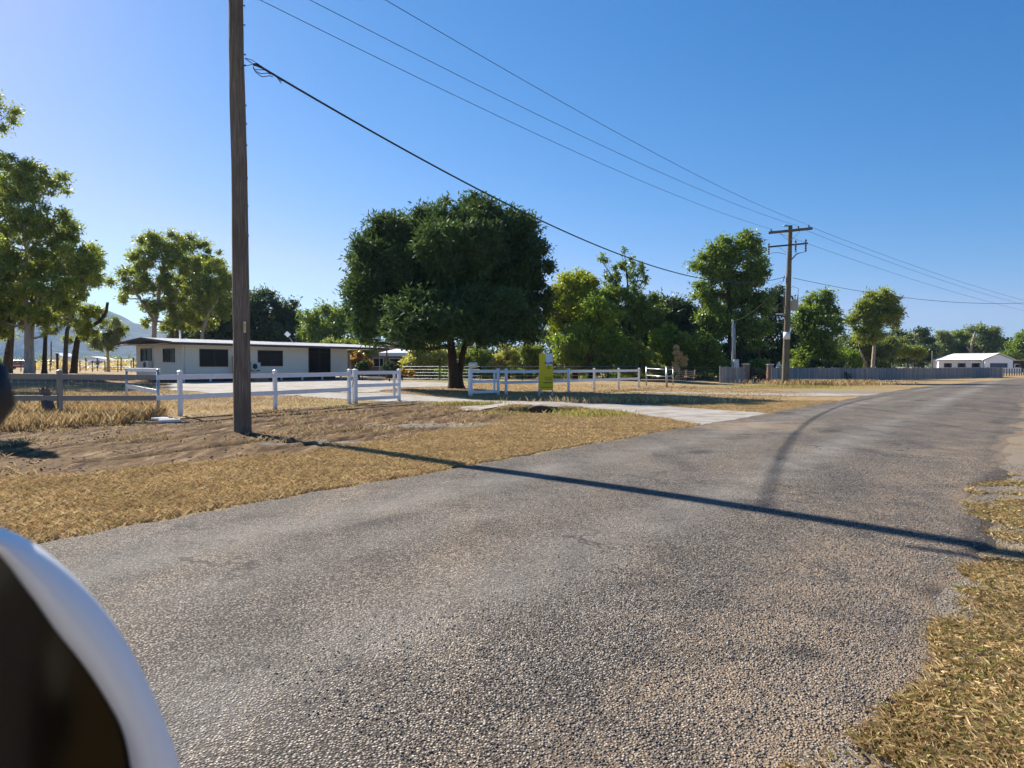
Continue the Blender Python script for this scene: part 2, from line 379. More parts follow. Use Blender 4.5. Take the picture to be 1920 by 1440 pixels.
mud = np.clip(sdist(gxf, gyf, MUD)/1.2+.5, 0, 1)
ug = gxf*WU[0]+gyf*WU[1]; vg = gxf*WD[0]+gyf*WD[1]
green = np.zeros_like(gxf); dusta = np.zeros_like(gxf); red = np.zeros_like(gxf)
def blob(arr, px, py, rx, ry, val):                             # soft elliptical patch on the ground, metres
    g = G(px, py); d = ((gxf-g.x)/rx)**2+((gyf-g.y)/ry)**2; np.maximum(arr, val*np.exp(-d), out=arr)
blob(green, 1090, 776, 2.2, 1.6, 1.0); blob(green, 1000, 770, 3, 1.2, .8); blob(green, 1500, 726, 5, 4, .9); blob(green, 720, 760, 5, 1.0, .6)
blob(green, 160, 690, 30, 14, .9); blob(green, 60, 693, 16, 8, .7); blob(green, 860, 715, 5, 4, .8); blob(green, 900, 747, 5, 1.2, .6); blob(green, 700, 757, 3, .7, .7)
blob(red, 150, 738, 4.5, 2.5, .9); blob(red, 200, 705, 12, 4, .8); blob(red, 760, 733, 6, 3, .7); blob(red, 1360, 728, 9, 3, .7); blob(red, 1880, 702, 30, 8, .5)
blob(red, 60, 760, 5, 2, .35); blob(dusta, 1600, 735, 8, 4, .8); blob(dusta, 870, 797, 2.6, .8, 1.0); blob(dusta, 620, 830, 2.2, .35, .7); blob(dusta, 820, 757, 4, 1, .6)
dusta = np.maximum(dusta, .62*sstep(-2.2, -.4, ug)*sstep(1.2, .3, ug)*sstep(6.0, 7.5, vg))
dusta = np.maximum(dusta, .75*sstep(-.35, .1, ug)*sstep(3, .8, ug)*sstep(7, 5.5, vg))
red = np.maximum(red, .45*sstep(14, 24, ug)*(fbm(gxf, gyf, .12, 5) > .15))
Z = T(gxf, gyf)
fine = sdist(gxf, gyf, MUD)
amp = np.clip(fine/1.0, 0, 1)*np.clip((27-gyf)/3, 0, 1)
Z = Z+amp*(fbm(ug, vg*.12, 2.4, 11, 3)*.040+fbm(gxf, gyf, 2.6, 12, 3)*.022-.01)
Z = Z+.012*fbm(gxf, gyf, .9, 3, 3)*sstep(7.0, 9, ug)
def near_path(x, y, pts):
    dm = np.full(x.shape, 1e9)
    for (ax, ay), (bx, by) in zip(pts[:-1], pts[1:]):
        ex_, ey_ = bx-ax, by-ay; t_ = np.clip(((x-ax)*ex_+(y-ay)*ey_)/(ex_*ex_+ey_*ey_), 0, 1); dm = np.minimum(dm, np.hypot(x-ax-t_*ex_, y-ay-t_*ey_))
    return dm
rutd = np.full(gxf.shape, 9.0)
for pth in ([(150, 866), (330, 850), (520, 822), (700, 803), (850, 778), (900, 762), (930, 755)], [(120, 845), (330, 824), (520, 800), (680, 785), (800, 768), (840, 757)], [(480, 846), (640, 826), (800, 803), (930, 783), (990, 770)], [(0, 850), (200, 828), (420, 800), (560, 785), (720, 768)]):
    rutd = np.minimum(rutd, near_path(gxf+.12*vnoise(gxf, gyf, .8, 8), gyf+.12*vnoise(gxf, gyf, .7, 9), gpoly(pth)))
Z = Z+amp*(-.06*np.exp(-(rutd/.13)**2)+.04*np.exp(-((rutd-.27)/.10)**2))
# table drain and culvert hollow beside the driveway crossing
hd = ((gxf-CUL[0])/.62)**2+((gyf-CUL[1]-.12)/.32)**2; Z = Z-.45*np.exp(-hd**2)
idx = np.arange(len(gx)*len(gy)).reshape(len(gy), len(gx))
FQ = np.stack([idx[:-1, :-1], idx[:-1, 1:], idx[1:, 1:], idx[1:, :-1]], -1).reshape(-1, 4)
ground = nmesh('ground', np.stack([gxf, gyf, Z], -1), FQ, M['ground'], smooth=True); tag(ground, kind='structure')
def setattrs(o, **kw):
    for k, a in kw.items():
        at = o.data.attributes.new(k, 'FLOAT', 'POINT'); at.data.foreach_set('value', np.asarray(a, np.float32))
setattrs(ground, mud=mud, green=green, dust=dusta, red=red)

# road
RV = lines([(-25, -2, 1), (-2, 16, .09), (16, 45, .3), (45, 110, 1.5), (110, 230, 5)])
UL = np.interp(RV, [-30, 50, 57, 75, 102, 130, 160, 200, 230], [6.6, 6.6, 6.3, 4.9, 1.9, -6, -19, -45, -72])
UR = np.interp(RV, [-30, 2, 5, 6.3, 9, 20, 50, 57, 75, 102, 130, 160, 200, 230], [.40, .42, .38, .2, .4, .05, 0, -.3, -1.7, -4.8, -13, -26, -53, -81])
UL = UL+.09*vnoise(RV, RV*0, 1.1, 2)+.07*vnoise(RV, RV*0, 5, 4)
UR = UR+.22*vnoise(RV, RV*0, .8, 3)*(RV < 40)+.09*vnoise(RV, RV*0, 3.7, 9)
nu = 56; tt = np.linspace(0, 1, nu)
UU = UR[:, None]*(1-tt)+UL[:, None]*tt; VV = np.repeat(RV[:, None], nu, 1)
rx = VV*WD[0]+UU*WU[0]; ry = VV*WD[1]+UU*WU[1]
rz = T(rx, ry)+.022+.03*np.sin(PI*tt)[None, :]
rz[:, 0] -= .03; rz[:, -1] -= .03
ri = np.arange(rx.size).reshape(rx.shape)
RF = np.stack([ri[:-1, :-1], ri[1:, :-1], ri[1:, 1:], ri[:-1, 1:]], -1).reshape(-1, 4)[:, ::-1]
road = nmesh('road', np.stack([rx.ravel(), ry.ravel(), rz.ravel()], -1), RF, M['road'], smooth=True); tag(road, kind='structure')
xr, yr = rx.ravel(), ry.ravel()
def pathdist(x, y, pts):
    dm = np.full(x.shape, 1e9)
    for (ax, ay), (bx, by) in zip(pts[:-1], pts[1:]):
        ex, ey = bx-ax, by-ay; t = np.clip(((x-ax)*ex+(y-ay)*ey)/(ex*ex+ey*ey), 0, 1)
        dm = np.minimum(dm, np.hypot(x-ax-t*ex, y-ay-t*ey))
    return dm
tarp = gpoly([(1462, 948), (1484, 890), (1496, 845), (1520, 810), (1570, 783), (1640, 760), (1720, 744), (1800, 735)])
tar = np.zeros_like(xr)
wire_shadow = gpoly([(1600, 735), (1730, 728), (1920, 727)]); tar = np.maximum(tar, .8*np.exp(-(pathdist(xr, yr, wire_shadow)/.35)**2))  # cast shadow of the overhead wires, painted into the road colour
tarp3 = gpoly([(1850, 1040), (1860, 960), (1850, 915), (1900, 880)]); tar = np.maximum(tar, .7*np.exp(-(pathdist(xr, yr, tarp3)/.22)**2))
for (px, py, r, v_) in ((1505, 1235, .12, .9), (1550, 1160, .09, .6), (1790, 1120, .3, .7), (1230, 985, .3, .35)):
    g = G(px, py); tar = np.maximum(tar, v_*np.exp(-((xr-g.x)**2+(yr-g.y)**2)/r**2))
uu, vv = UU.ravel(), VV.ravel()
rdust = .55*sstep(2.1, 1.2, uu)*sstep(34, 6, vv)+.25*np.exp(-((uu-2.2)/.5)**2)*sstep(22, 8, vv)+.22*np.exp(-((uu-4.9)/.5)**2)
rdust = np.maximum(rdust, .9*sstep(.35, .05, (uu-UR.repeat(nu))))
dr = G(1400, 800); rdust = np.maximum(rdust, .7*np.exp(-((xr-dr.x)/2.5)**2-((yr-dr.y)/2.2)**2))
for k_ in range(26):
    u0, v0 = RNG.uniform(.6, 6.2), RNG.uniform(1.5, 34); r_ = RNG.uniform(.08, .28); tar = np.maximum(tar, RNG.uniform(.35, .75)*np.exp(-((uu-u0)/r_)**2-((vv-v0)/(r_*RNG.uniform(1.5, 4)))**2))
track = (np.exp(-((uu-2.75)/.42)**2)+np.exp(-((uu-5.3)/.45)**2)*.8+np.exp(-((uu-4.2)/.3)**2)*.4)*np.clip(.7+.6*fbm(uu, vv*.2, .8, 77, 3), 0, 1)
setattrs(road, tar=tar, dust=rdust, track=track)

def patch(name, polypx, cell, zoff, mat, jit=.25, world=False):
    poly = polypx if world else gpoly(polypx)
    xs = [p[0] for p in poly]; ys = [p[1] for p in poly]
    ax = np.arange(min(xs)-.3, max(xs)+.3, cell); ay = np.arange(min(ys)-.3, max(ys)+.3, cell)
    X, Y = np.meshgrid(ax, ay); s = sdist(X.ravel(), Y.ravel(), poly).reshape(X.shape)
    s = s+jit*fbm(X, Y, .9, 21, 3)*1.6
    # snap cell corners to the ragged edge
    keep = (s[:-1, :-1] > 0) & (s[1:, :-1] > 0) & (s[:-1, 1:] > 0) & (s[1:, 1:] > 0)
    Zp = T(X, Y)+zoff+np.clip(s, 0, .3)*.04
    ii = np.arange(X.size).reshape(X.shape)
    Q = np.stack([ii[:-1, :-1], ii[:-1, 1:], ii[1:, 1:], ii[1:, :-1]], -1)[keep]
    used = np.unique(Q); rm = -np.ones(X.size, int); rm[used] = np.arange(len(used))
    V = np.stack([X.ravel(), Y.ravel(), Zp.ravel()], -1)[used]
    o = nmesh(name, V, rm[Q], mat, smooth=True); tag(o, kind='structure'); return o
DRV = [(735, 737), (800, 743), (880, 749), (960, 752.5), (1100, 754), (1240, 761), (1340, 768), (1460, 776), (1420, 790), (1310, 797), (1235, 786), (1130, 769), (1010, 762.5), (940, 762), (893, 771), (850, 771), (885, 757), (800, 753), (740, 755), (560, 744), (560, 736)]
patch('driveway', DRV, .08, .012, M['gravel'], .30)
patch('yard_path', [(300, 727), (335, 716), (560, 710), (700, 712), (870, 719.5), (880, 724), (760, 727.5), (700, 735.5), (735, 737.5), (560, 735.5), (560, 744), (400, 739), (330, 733)], .16, .016, M['gravel'], .3)
patch('side_track', [(1180, 733.5), (1330, 736), (1500, 737.5), (1655, 739), (1650, 743), (1500, 743.5), (1330, 740), (1180, 735.5)], .16, .012, M['gravel'], .25)
patch('distant_path', [(1392, 716), (1450, 716.8), (1530, 717.5), (1700, 712), (1700, 713.5), (1530, 720), (1450, 718.6), (1392, 717.2)], .3, .014, M['gravel'], .1)

# ------------------------------------------------------------------ grass, stones (uncountable)
def inview(x, y, m=.35):
    return (y > 1.0) & (np.abs(x) < (y*.7213+m))
def blades(name, x, y, h, w, lean, mat, label, hj=.5):
    kc = ((x-CUL[0])/.75)**2+((y-CUL[1]+.15)/.85)**2 > 1; x = x[kc]; y = y[kc]
    n = len(x); z = T(x, y); a = RNG.uniform(0, 2*PI, n); b = RNG.uniform(0, 2*PI, n)
    hh = h*RNG.uniform(1-hj, 1+hj, n); ll = hh*lean*RNG.uniform(.3, 1.4, n); ww = w*RNG.uniform(.6, 1.4, n)/2
    V = np.empty((n, 4, 3))
    V[:, 0] = np.stack([x-np.cos(a)*ww, y-np.sin(a)*ww, z-.01], -1)
    V[:, 1] = np.stack([x+np.cos(a)*ww, y+np.sin(a)*ww, z-.01], -1)
    mx = x+np.cos(b)*ll*.4; my = y+np.sin(b)*ll*.4
    V[:, 2] = np.stack([mx+np.cos(a)*ww*.8, my+np.sin(a)*ww*.8, z+hh*.62], -1)
    V[:, 3] = np.stack([x+np.cos(b)*ll, y+np.sin(b)*ll, z+hh], -1)
    ar = np.arange(n)[:, None]*4
    Fq = ar+np.array([[0, 1, 2, 3]])
    o = nmesh(name, V.reshape(-1, 3), Fq, mat); tag(o, label, 'grass', kind='stuff'); return o
def edgeR(v): return np.interp(v, RV, UR)
def edgeL(v): return np.interp(v, RV, UL)
# right verge, close to the camera
n = 900000; x = RNG.uniform(.9, 7.5, n); y = RNG.uniform(2.1, 9.5, n); u = x*WU[0]+y*WU[1]; v = x*WD[0]+y*WD[1]
cl = fbm(x, y, 2.2, 31, 3); cl2 = fbm(x, y, 7, 33, 2)
e = edgeR(v); k = (u < e+.04+.18*cl) & inview(x, y, .5) & (RNG.random(n) < np.clip(.85+.8*cl+.4*cl2-.35*((u > e-.3)), .06, 1)*np.where(v > 6.4, np.clip(.15+1.2*cl, 0, .5), 1))
x1, y1 = x[k], y[k]
blades('verge_grass', x1, y1, .024, .0030, 2.2, M['blade_mixed'], 'dry matted straw and green grass on the right road edge nearest the viewer')
# left verge between road and graded strip
n = 1200000; v = RNG.uniform(-6, 34, n); u = RNG.uniform(6.4, 15, n); x = v*WD[0]+u*WU[0]; y = v*WD[1]+u*WU[1]
sm = sdist(x, y, MUD); cl = fbm(x, y, 1.6, 41, 3)
sdr = sdist(x, y, gpoly(DRV))
k = (u > edgeL(v)+.02+.1*cl) & inview(x, y, .5) & (sm < -.1+.5*cl) & (sdr < .12+.25*cl) & (y < 30) & (RNG.random(n) < np.clip(.75+.8*cl, .1, 1)*np.clip(14/y, .3, 1))
blades('verge_grass', x[k], y[k], .040, .0055, 1.5, M['blade_straw'], 'cut straw coloured grass strip between the road and the bare earth')
# sparse tufts in the graded strip
n = 60000; x = RNG.uniform(-17, 5, n); y = RNG.uniform(9, 27, n); sm = sdist(x, y, MUD); cl = fbm(x, y, 1.1, 51, 3)
k = (sm > -.3) & inview(x, y, .5) & (cl > .22) & (RNG.random(n) < .75)
blades('grass_tufts', x[k], y[k], .06, .012, 1.3, M['blade_straw'], 'thin dry grass left standing on the graded bare earth')
# yard grass behind the graded strip and round the fence
n = 330000; x = RNG.uniform(-30, 16, n); y = RNG.uniform(16, 50, n); u = x*WU[0]+y*WU[1]; v = x*WD[0]+y*WD[1]
sm = sdist(x, y, MUD); sdr = sdist(x, y, gpoly(DRV)); cl = fbm(x, y, .8, 61, 3)
YP = gpoly([(300, 727), (335, 716), (560, 710), (700, 712), (870, 719.5), (880, 724), (760, 727.5), (700, 735.5), (735, 737.5), (560, 744), (400, 739), (330, 733)])
k = (u > 9) & (sm < -.2) & (sdr < .12+.25*cl) & (sdist(x, y, YP) < -.2) & inview(x, y, .5) & (RNG.random(n) < np.clip(.7+.8*cl, .1, 1)*np.clip(26/y, .2, 1))
blades('yard_grass', x[k], y[k], .05, .014, 1.2, M['blade_straw'], 'dry golden lawn round the white rail fences and the yard')
TG = gpoly([(-40, 812), (-40, 735), (120, 748), (290, 765), (300, 785), (220, 795), (130, 800)])
n = 60000; x = RNG.uniform(-19, -8, n); y = RNG.uniform(15, 27, n); cl = fbm(x, y, .9, 71, 3)
k = (sdist(x, y, TG) > -.2+.4*cl) & (RNG.random(n) < np.clip(.6+cl, .1, 1))
blades('tall_grass', x[k], y[k], .24, .014, .55, M['blade_straw'], 'tall dry unmown grass along the grey left end of the rail fence')
def tuft(px, py, rx, ry, n, h, mat, label):
    g = G(px, py); a = RNG.normal(0, .5, (n, 2)); blades('grass_tufts', g.x+a[:, 0]*rx, g.y+a[:, 1]*ry, h, .014, .6, mat, label)
tuft(1110, 779, 1.0, 1.0, 1700, .13, M['blade_green'], 'bright green grass mound in front of the culvert')
tuft(945, 776, .7, .3, 500, .09, M['blade_green'], 'low green grass left of the culvert mouth')
tuft(880, 760, 1.2, .35, 1500, .12, M['blade_green'], 'green grass patch at the fork of the gravel driveway')
tuft(1195, 757, 3.6, .5, 900, .22, M['blade_straw'], 'straw weeds in the tree shadow beside the gravel driveway')
tuft(1480, 726, 3.5, 2.5, 3000, .12, M['blade_green'], 'short green grass round the foot of the far power pole')
tuft(1545, 722, 4.5, 2.0, 3500, .35, M['blade_straw'], 'reddish dry grass right of the far power pole')
def stones(name, x, y, z, r, mat, label, cat):
    n = len(x)
    base = np.array([(1, 0, 0), (-1, 0, 0), (0, 1, 0), (0, -1, 0), (0, 0, 1), (0, 0, -.6)], float)
    V = base[None]*(RNG.uniform(.55, 1.35, (n, 6, 1)))*r[:, None, None]
    a = RNG.uniform(0, 2*PI, n); c, s = np.cos(a)[:, None], np.sin(a)[:, None]
    V = np.stack([V[..., 0]*c-V[..., 1]*s*.8, V[..., 0]*s+V[..., 1]*c*.8, V[..., 2]*.75], -1)
    V += np.stack([x, y, z], -1)[:, None, :]
    f = np.array([(0, 2, 4), (2, 1, 4), (1, 3, 4), (3, 0, 4), (2, 0, 5), (1, 2, 5), (3, 1, 5), (0, 3, 5)])
    o = nmesh(name, V.reshape(-1, 3), (np.arange(n)[:, None, None]*6+f[None]).reshape(-1, 3), mat); tag(o, label, cat, kind='stuff'); return o
def m_stone():
    t = NT('loose_stone'); g = t.n('ShaderNodeNewGeometry')
    c = t.ramp(g.outputs['Random Per Island'], [(0, (.06, .055, .055)), (.5, (.17, .155, .14)), (.85, (.30, .27, .23)), (1, (.45, .42, .38))]); t.bsdf(c, .75, 0, .3); return t.m
M['stone'] = m_stone()
n = 70000; v = RNG.uniform(1.8, 13, n); u = edgeR(v)+RNG.normal(.55, .8, n); x = v*WD[0]+u*WU[0]; y = v*WD[1]+u*WU[1]
k = inview(x, y, .4) & (u > edgeR(v)-1.0) & (RNG.random(n) < np.clip(6/y, .1, 1)); x, y, u, v = x[k], y[k], u[k], v[k]
tq = np.clip((u-edgeR(v))/6.2, 0, 1); zz = np.where(u > edgeR(v)+.1, .022+.03*np.sin(PI*tq), .0)
stones('loose_gravel', x, y, zz+.002, RNG.uniform(.003, .0085, len(x)), M['stone'], 'loose grey stones scattered along the broken right road edge', 'gravel')
n = 16000; x = RNG.uniform(-16, 4, n); y = RNG.uniform(9, 27, n); sm = sdist(x, y, MUD); cl = fbm(x, y, 1.3, 81, 3)
k = (sm > .1) & inview(x, y, .4) & (cl > -.2); x, y = x[k], y[k]
def gz(x, y):
    u_ = x*WU[0]+y*WU[1]; v_ = x*WD[0]+y*WD[1]; s_ = np.clip(sdist(x, y, MUD), 0, 1)*np.clip((27-y)/3, 0, 1)
    return T(x, y)+s_*(fbm(u_, v_*.12, 2.4, 11, 3)*.040+fbm(x, y, 2.6, 12, 3)*.022-.01)
M['clod'] = simple('earth_clod', (.14, .082, .047), .95, var=.5, scale=5, spec=.05)
stones('earth_clods', x, y, gz(x, y), RNG.uniform(.008, .030, len(x)), M['clod'], 'brown earth clods over the graded strip beside the near pole', 'earth')
# culvert mouth
c = Vector((CUL[0], CUL[1], 0)); cv = thing('culvert', c, 'dark open culvert hollow under the edge of the gravel driveway', 'culvert')
b = MB(); b.lathe(c+Vector((0, .62, -.045)), [(.20, -.35), (.23, -.35), (.23, .5), (.20, .5)], 20, (Vector((1.9, 0, 0)), Vector((0, 0, .85)), Vector((0, -1, 0)))); b.lathe(c+Vector((0, .9, -.045)), [(.21, 0), (.21, .03)], 20, (Vector((1.9, 0, 0)), Vector((0, 0, .85)), Vector((0, -1, 0))))
b.build('pipe', M['earth'], cv, True)
b = MB(); b.bar((c.x-.55, c.y-.35, c.z-.10), (c.x+.7, c.y-.2, c.z-.07), .09, .05); b.build('edge_board', M['timber'], cv, bevel=.01)

# hills
def hill(name, peaks, D, depth, base=-5):
    pts = np.array(peaks, float); xs = np.linspace(pts[0, 0], pts[-1, 0], 120); hp = np.interp(xs, pts[:, 0], pts[:, 1])
    V = []; nz = 26
    for j in range(nz):
        t = j/(nz-1); prof = math.sin(PI*min(1, t*.5/.5)) if t <= 1 else 0
        for i, pxv in enumerate(xs):
            X0, Z0 = ray(pxv, hp[i]); dd = D+(t-.5)*depth
            hh = max(0, H+Z0*D)*prof**.8
            hh *= 1+.10*mnoise.fractal(Vector((X0*D*.004, dd*.004, 1)), 1, 2, 4)
            V.append((X0*D, dd, hh+base*(prof < .05)))
    n1 = len(xs); Q = [(j*n1+i, j*n1+i+1, (j+1)*n1+i+1, (j+1)*n1+i) for j in range(nz-1) for i in range(n1-1)]
    o = nmesh(name, np.array(V), Q, M['hill'], smooth=True); tag(o, kind='structure'); return o
def m_hill():
    t = NT('wooded_hill'); p = t.pos(); nz = t.noise(p, .02, 5, .7)
    t.bsdf(t.ramp(nz, [(.35, (.010, .020, .012)), (.55, (.025, .038, .018)), (.7, (.05, .055, .025))]), .95, 0, .1, bump=nz, bd=12); return t.m
M['hill'] = m_hill()
hill('hills', [(-500, 640), (-300, 600), (-100, 612), (20, 622), (80, 605), (130, 582), (165, 574), (195, 580), (225, 600), (250, 606), (285, 616), (330, 628), (400, 645), (520, 664), (700, 680)], 2300, 900)
hill('hills', [(1400, 680), (1560, 650), (1630, 634), (1672, 625), (1700, 632), (1760, 645), (1900, 650), (2200, 640), (2500, 665)], 2400, 900)

# ================================================================== POWER LINE
def curve_pts(a, b, sag, n=48):
    a = Vector(a); b = Vector(b); out = []
    for i in range(n+1):
        t = i/n; p = a.lerp(b, t); p.z -= 4*sag*t*(1-t); out.append(p)
    return out
def cable(name, a, b, sag, r, mat, label, cat, group=None, n=48):
    mb = MB(); mb.tube(curve_pts(a, b, sag, n), r, 6); o = mb.build(name, mat, smooth=True); return tag(o, label, cat, group)
def round_pole(name, pts, rads, mat, parent, crack=None, nk=56, nz=150, rough=.006):
    pts = [Vector(p) for p in pts]; L = [0]
    for a, b in zip(pts[:-1], pts[1:]): L.append(L[-1]+(b-a).length)
    V = []
    for j in range(nz+1):
        s = L[-1]*j/nz; k = max(i for i in range(len(L)-1) if L[i] <= s+1e-6); q = (s-L[k])/(L[k+1]-L[k])
        c = pts[k].lerp(pts[k+1], q); r = rads[k]*(1-q)+rads[k+1]*q
        for i in range(nk):
            a = 2*PI*i/nk
            rr = r*(1+.035*math.sin(2*a+.5)+.02*math.sin(a-s*.3))+rough*mnoise.noise(Vector((math.cos(a)*5, math.sin(a)*5, s*.7)))*2+rough*.6*mnoise.noise(Vector((math.cos(a)*24, math.sin(a)*24, s*1.5)))
            if crack:
                ca = crack[0]+.10*math.sin(s*.9)+.06*mnoise.noise(Vector((3, 1, s*1.8)))
                d = (a-ca+PI) % (2*PI)-PI
                rr -= crack[1]*math.exp(-(d/.06)**2)*min(1, max(0, 1.4*abs(math.sin(s*.38+.7))))
            V.append((c.x+rr*math.cos(a), c.y+rr*math.sin(a), c.z))
    Q = [(j*nk+i, j*nk+(i+1) % nk, (j+1)*nk+(i+1) % nk, (j+1)*nk+i) for j in range(nz) for i in range(nk)]
    Q += [tuple(range(nk-1, -1, -1)), tuple(nz*nk+i for i in range(nk))]
    return nmesh(name, np.array(V), Q, mat, parent, True)
pb = G(455, 812); D1 = pb.y
pole1 = thing('power_pole', pb, 'thick dark weathered timber power pole standing close by on the graded verge', 'power pole')
p_top = P(443, 0, D1+.02); dz = p_top-pb; topv = pb+dz*(10.6/dz.z)
cdir = math.atan2(-pb.y, -pb.x)
kn = [pb+Vector((0, 0, -.3)), pb, pb.lerp(topv, .3)+Vector((.010, 0, 0)), pb.lerp(topv, .55)+Vector((.014, 0, 0)), pb.lerp(topv, .78)+Vector((-.016, 0, 0)), topv]
round_pole('post', kn, [.178, .176, .168, .158, .148, .138], M['pole_dark'], pole1, crack=(cdir+.42, .028), rough=.006)
ARM = Vector((.829, -.559, 0)); RD = Vector((WD[0], WD[1], 0))
b = MB(); b.box(topv+Vector((0, 0, -.42))-RD*.2, (2.7, .1, .12), (ARM, RD, Vector((0, 0, 1)))); b.build('crossarm', M['pole_pale'], pole1, bevel=.008)
a1 = [topv+Vector((0, 0, -.2))-RD*.2+ARM*k for k in (-1.25, -.3, 1.25)]
for p in a1:
    b = MB(); b.lathe(p+Vector((0, 0, -.17)), [(.02, 0), (.05, .02), (.03, .06), (.055, .08), (.03, .13), (.02, .16)], 12); b.build('insulator', M['porcelain'], pole1, True)
rt = Vector((math.cos(cdir+PI/2), math.sin(cdir+PI/2), 0))      # picture right
if rt.x < 0: rt = -rt
for py in (8, 44, 99, 119, 194, 228, 268, 330, 382, 438):
    s = (812-py)/812*dz.length; c = pb+dz*((812-py)/812); r = .176-.03*(812-py)/812
    b = MB(); b.tube([c+rt*(r-.02), c+rt*(r+.028)], .012, 8); b.lathe(c+rt*(r+.012), [(.001, 0), (.022, 0), (.022, .014), (.001, .016)], 6, (Vector((0, 0, 1)), rt.cross(Vector((0, 0, 1))), rt)); b.build('bolt', M['dark_steel'], pole1)
td = Vector((math.cos(cdir+.02), math.sin(cdir+.02), 0)); tc = P(458.5, 614, D1)+td*.172
b = MB(); b.box(tc, (.045, .008, .235), (td.cross(Vector((0, 0, 1))), td, Vector((0, 0, 1)))); tg = b.build('marker_plate', M['white_band'], pole1, bevel=.002)
b = MB(); b.box(tc+td*.006, (.030, .006, .165), (td.cross(Vector((0, 0, 1))), td, Vector((0, 0, 1)))); b.build('yellow_strip', M['tag_yellow'], pole1)

g2 = G(1472, 722); D2 = g2.y
pole2 = thing('power_pole', g2, 'grey green timber power pole with two crossarms, a transformer and a white band', 'power pole')
t2 = P(1482, 423, D2); d2 = t2-g2
def q2(py): return g2+d2*((722-py)/(722-423))
round_pole('post', [g2+Vector((0, 0, -.3)), g2, q2(570), t2], [.275, .27, .225, .155], M['pole_pale'], pole2, nk=28, nz=60, rough=.008)
Zv = Vector((0, 0, 1))
up = P(1483, 433.5, D2)-RD*.26; lo = P(1480, 460.5, D2)-RD*.27
b = MB(); b.box(up+ARM*.02, (3.3, .12, .20), (ARM, RD, Zv)); ca = b.build('crossarm', M['pole_pale'], pole2, bevel=.01)
b = MB(); b.box(lo-ARM*.05, (3.0, .10, .12), (ARM, RD, Zv)); b.build('crossarm', M['dark_steel'], pole2, bevel=.01)
for s in (-1, 1):
    b = MB(); b.bar(up+ARM*(s*.85)-Zv*.06-RD*.07, up+ARM*(s*.12)-Zv*.75-RD*.07, .03, .03); b.build('arm_brace', M['galv'], pole2)
b = MB(); b.bar(lo-ARM*.75-Zv*.05-RD*.06, lo-ARM*.1-Zv*.6-RD*.06, .03, .03); b.build('arm_brace', M['galv'], pole2)
def insul(c, h, r, par):
    b = MB(); pr = []
    n = 5
    for i in range(n):
        z = h*i/n; pr += [(r*.45, z), (r, z+h*.06/1), (r*.45, z+h*.12)]
    pr.append((r*.3, h)); b.lathe(c, pr, 12); return b.build('insulator', M['porcelain'], par, True)
e2 = [up+ARM*k+Zv*.3 for k in (-1.45, .62, 1.40)]
for p in e2: insul(p-Zv*.2, .2, .07, pole2)
for k in (-1.5, .55, 1.3):
    insul(lo+ARM*k-Zv*.62, .95, .10, pole2)
b = MB(); b.lathe(P(1474, 423.5, D2)+Zv*-.05, [(.02, 0), (.24, .03), (.24, .09), (.02, .11)], 10); b.build('pole_cap', M['galv'], pole2)
tr = P(1487.5, 573, D2)+ARM*.12-RD*.25
tx = b = MB(); b.lathe(tr-Zv*.38, [(.30, 0), (.32, .04), (.32, .72), (.34, .74), (.34, .8), (.1, .84)], 20); tx = b.build('transformer', M['grey_metal'], pole2, True)
for k, a in ((-.14, .35), (.06, .30), (.24, .42)):
    b = MB(); b.tube([tr+Zv*.42+ARM*k, tr+Zv*(.42+a)+ARM*(k*1.25)], [.04, .03], 8); b.build('bushing', M['porcelain'], tx)
b = MB(); b.tube([q2(540)+ARM*.2-RD*.2, q2(538)+ARM*.45-RD*.25, tr+Zv*1.3+ARM*.32, tr+Zv*.8+ARM*.28], .014, 6); b.build('lead_wire', M['black_cable'], pole2)
b = MB(); b.tube([q2(488)+ARM*.2-RD*.2, q2(478)+ARM*.6-RD*.25, q2(476)+ARM*1.0-RD*.3, lo+ARM*1.3-Zv*.65], [.05, .05, .02, .015], 6); b.build('lead_wire', M['black_cable'], pole2)
b = MB(); b.tube([q2(477)-ARM*.22-RD*.2, q2(473)-ARM*.7-RD*.25, q2(472)-ARM*1.2-RD*.3, lo-ARM*1.5-Zv*.62], .016, 6); b.build('lead_wire', M['black_cable'], pole2)
b = MB(); b.tube([q2(566)-ARM*.28-RD*.1, q2(570)-ARM*.7-RD*.1, q2(580)-ARM*.85-RD*.1, q2(590)-ARM*.7-RD*.1, q2(590)-ARM*.25-RD*.1], .02, 6); b.build('cable_loop', M['black_cable'], pole2)
b = MB(); b.box(q2(588)-ARM*.55-RD*.15, (.6, .12, .1), (ARM, RD, Zv)); b.build('bracket', M['box_grey'], pole2, bevel=.01)
b = MB(); b.tube([q2(540)-ARM*.30-RD*.08, q2(592)-ARM*.31-RD*.08, q2(620)-ARM*.31-RD*.08], .02, 6); b.build('conduit', M['black_cable'], pole2)
b = MB(); b.lathe(q2(636), [(.262, 0), (.256, .58)], 28, (Vector((1, 0, 0)), Vector((0, 1, 0)), d2.normalized())); b.build('white_band', M['white_band'], pole2, True)
for (py, k) in ((519, -.3), (524, -.36)):
    insul(q2(py)+ARM*k-RD*.1-Zv*.1, .22, .06, pole2)
for i, nm in enumerate(('lowest in the picture', 'middle of the three', 'topmost in the picture')):
    cable('power_line', a1[i], e2[i], .55, .0085, M['wire'], f'thin overhead conductor from the near pole to the crossarm, {nm}', 'power line', 'thin overhead conductors')
far3 = [P(2040, 606, 104), P(2052, 600, 103), P(2064, 594, 102)]
for i, nm in enumerate(('lowest in the picture', 'middle of the three', 'topmost in the picture')):
    cable('power_line', e2[i]+Vector((0, 0, -.1)), far3[i], .9, .011, M['wire'], f'thin conductor running right from the far pole, {nm}', 'power line', 'thin overhead conductors')
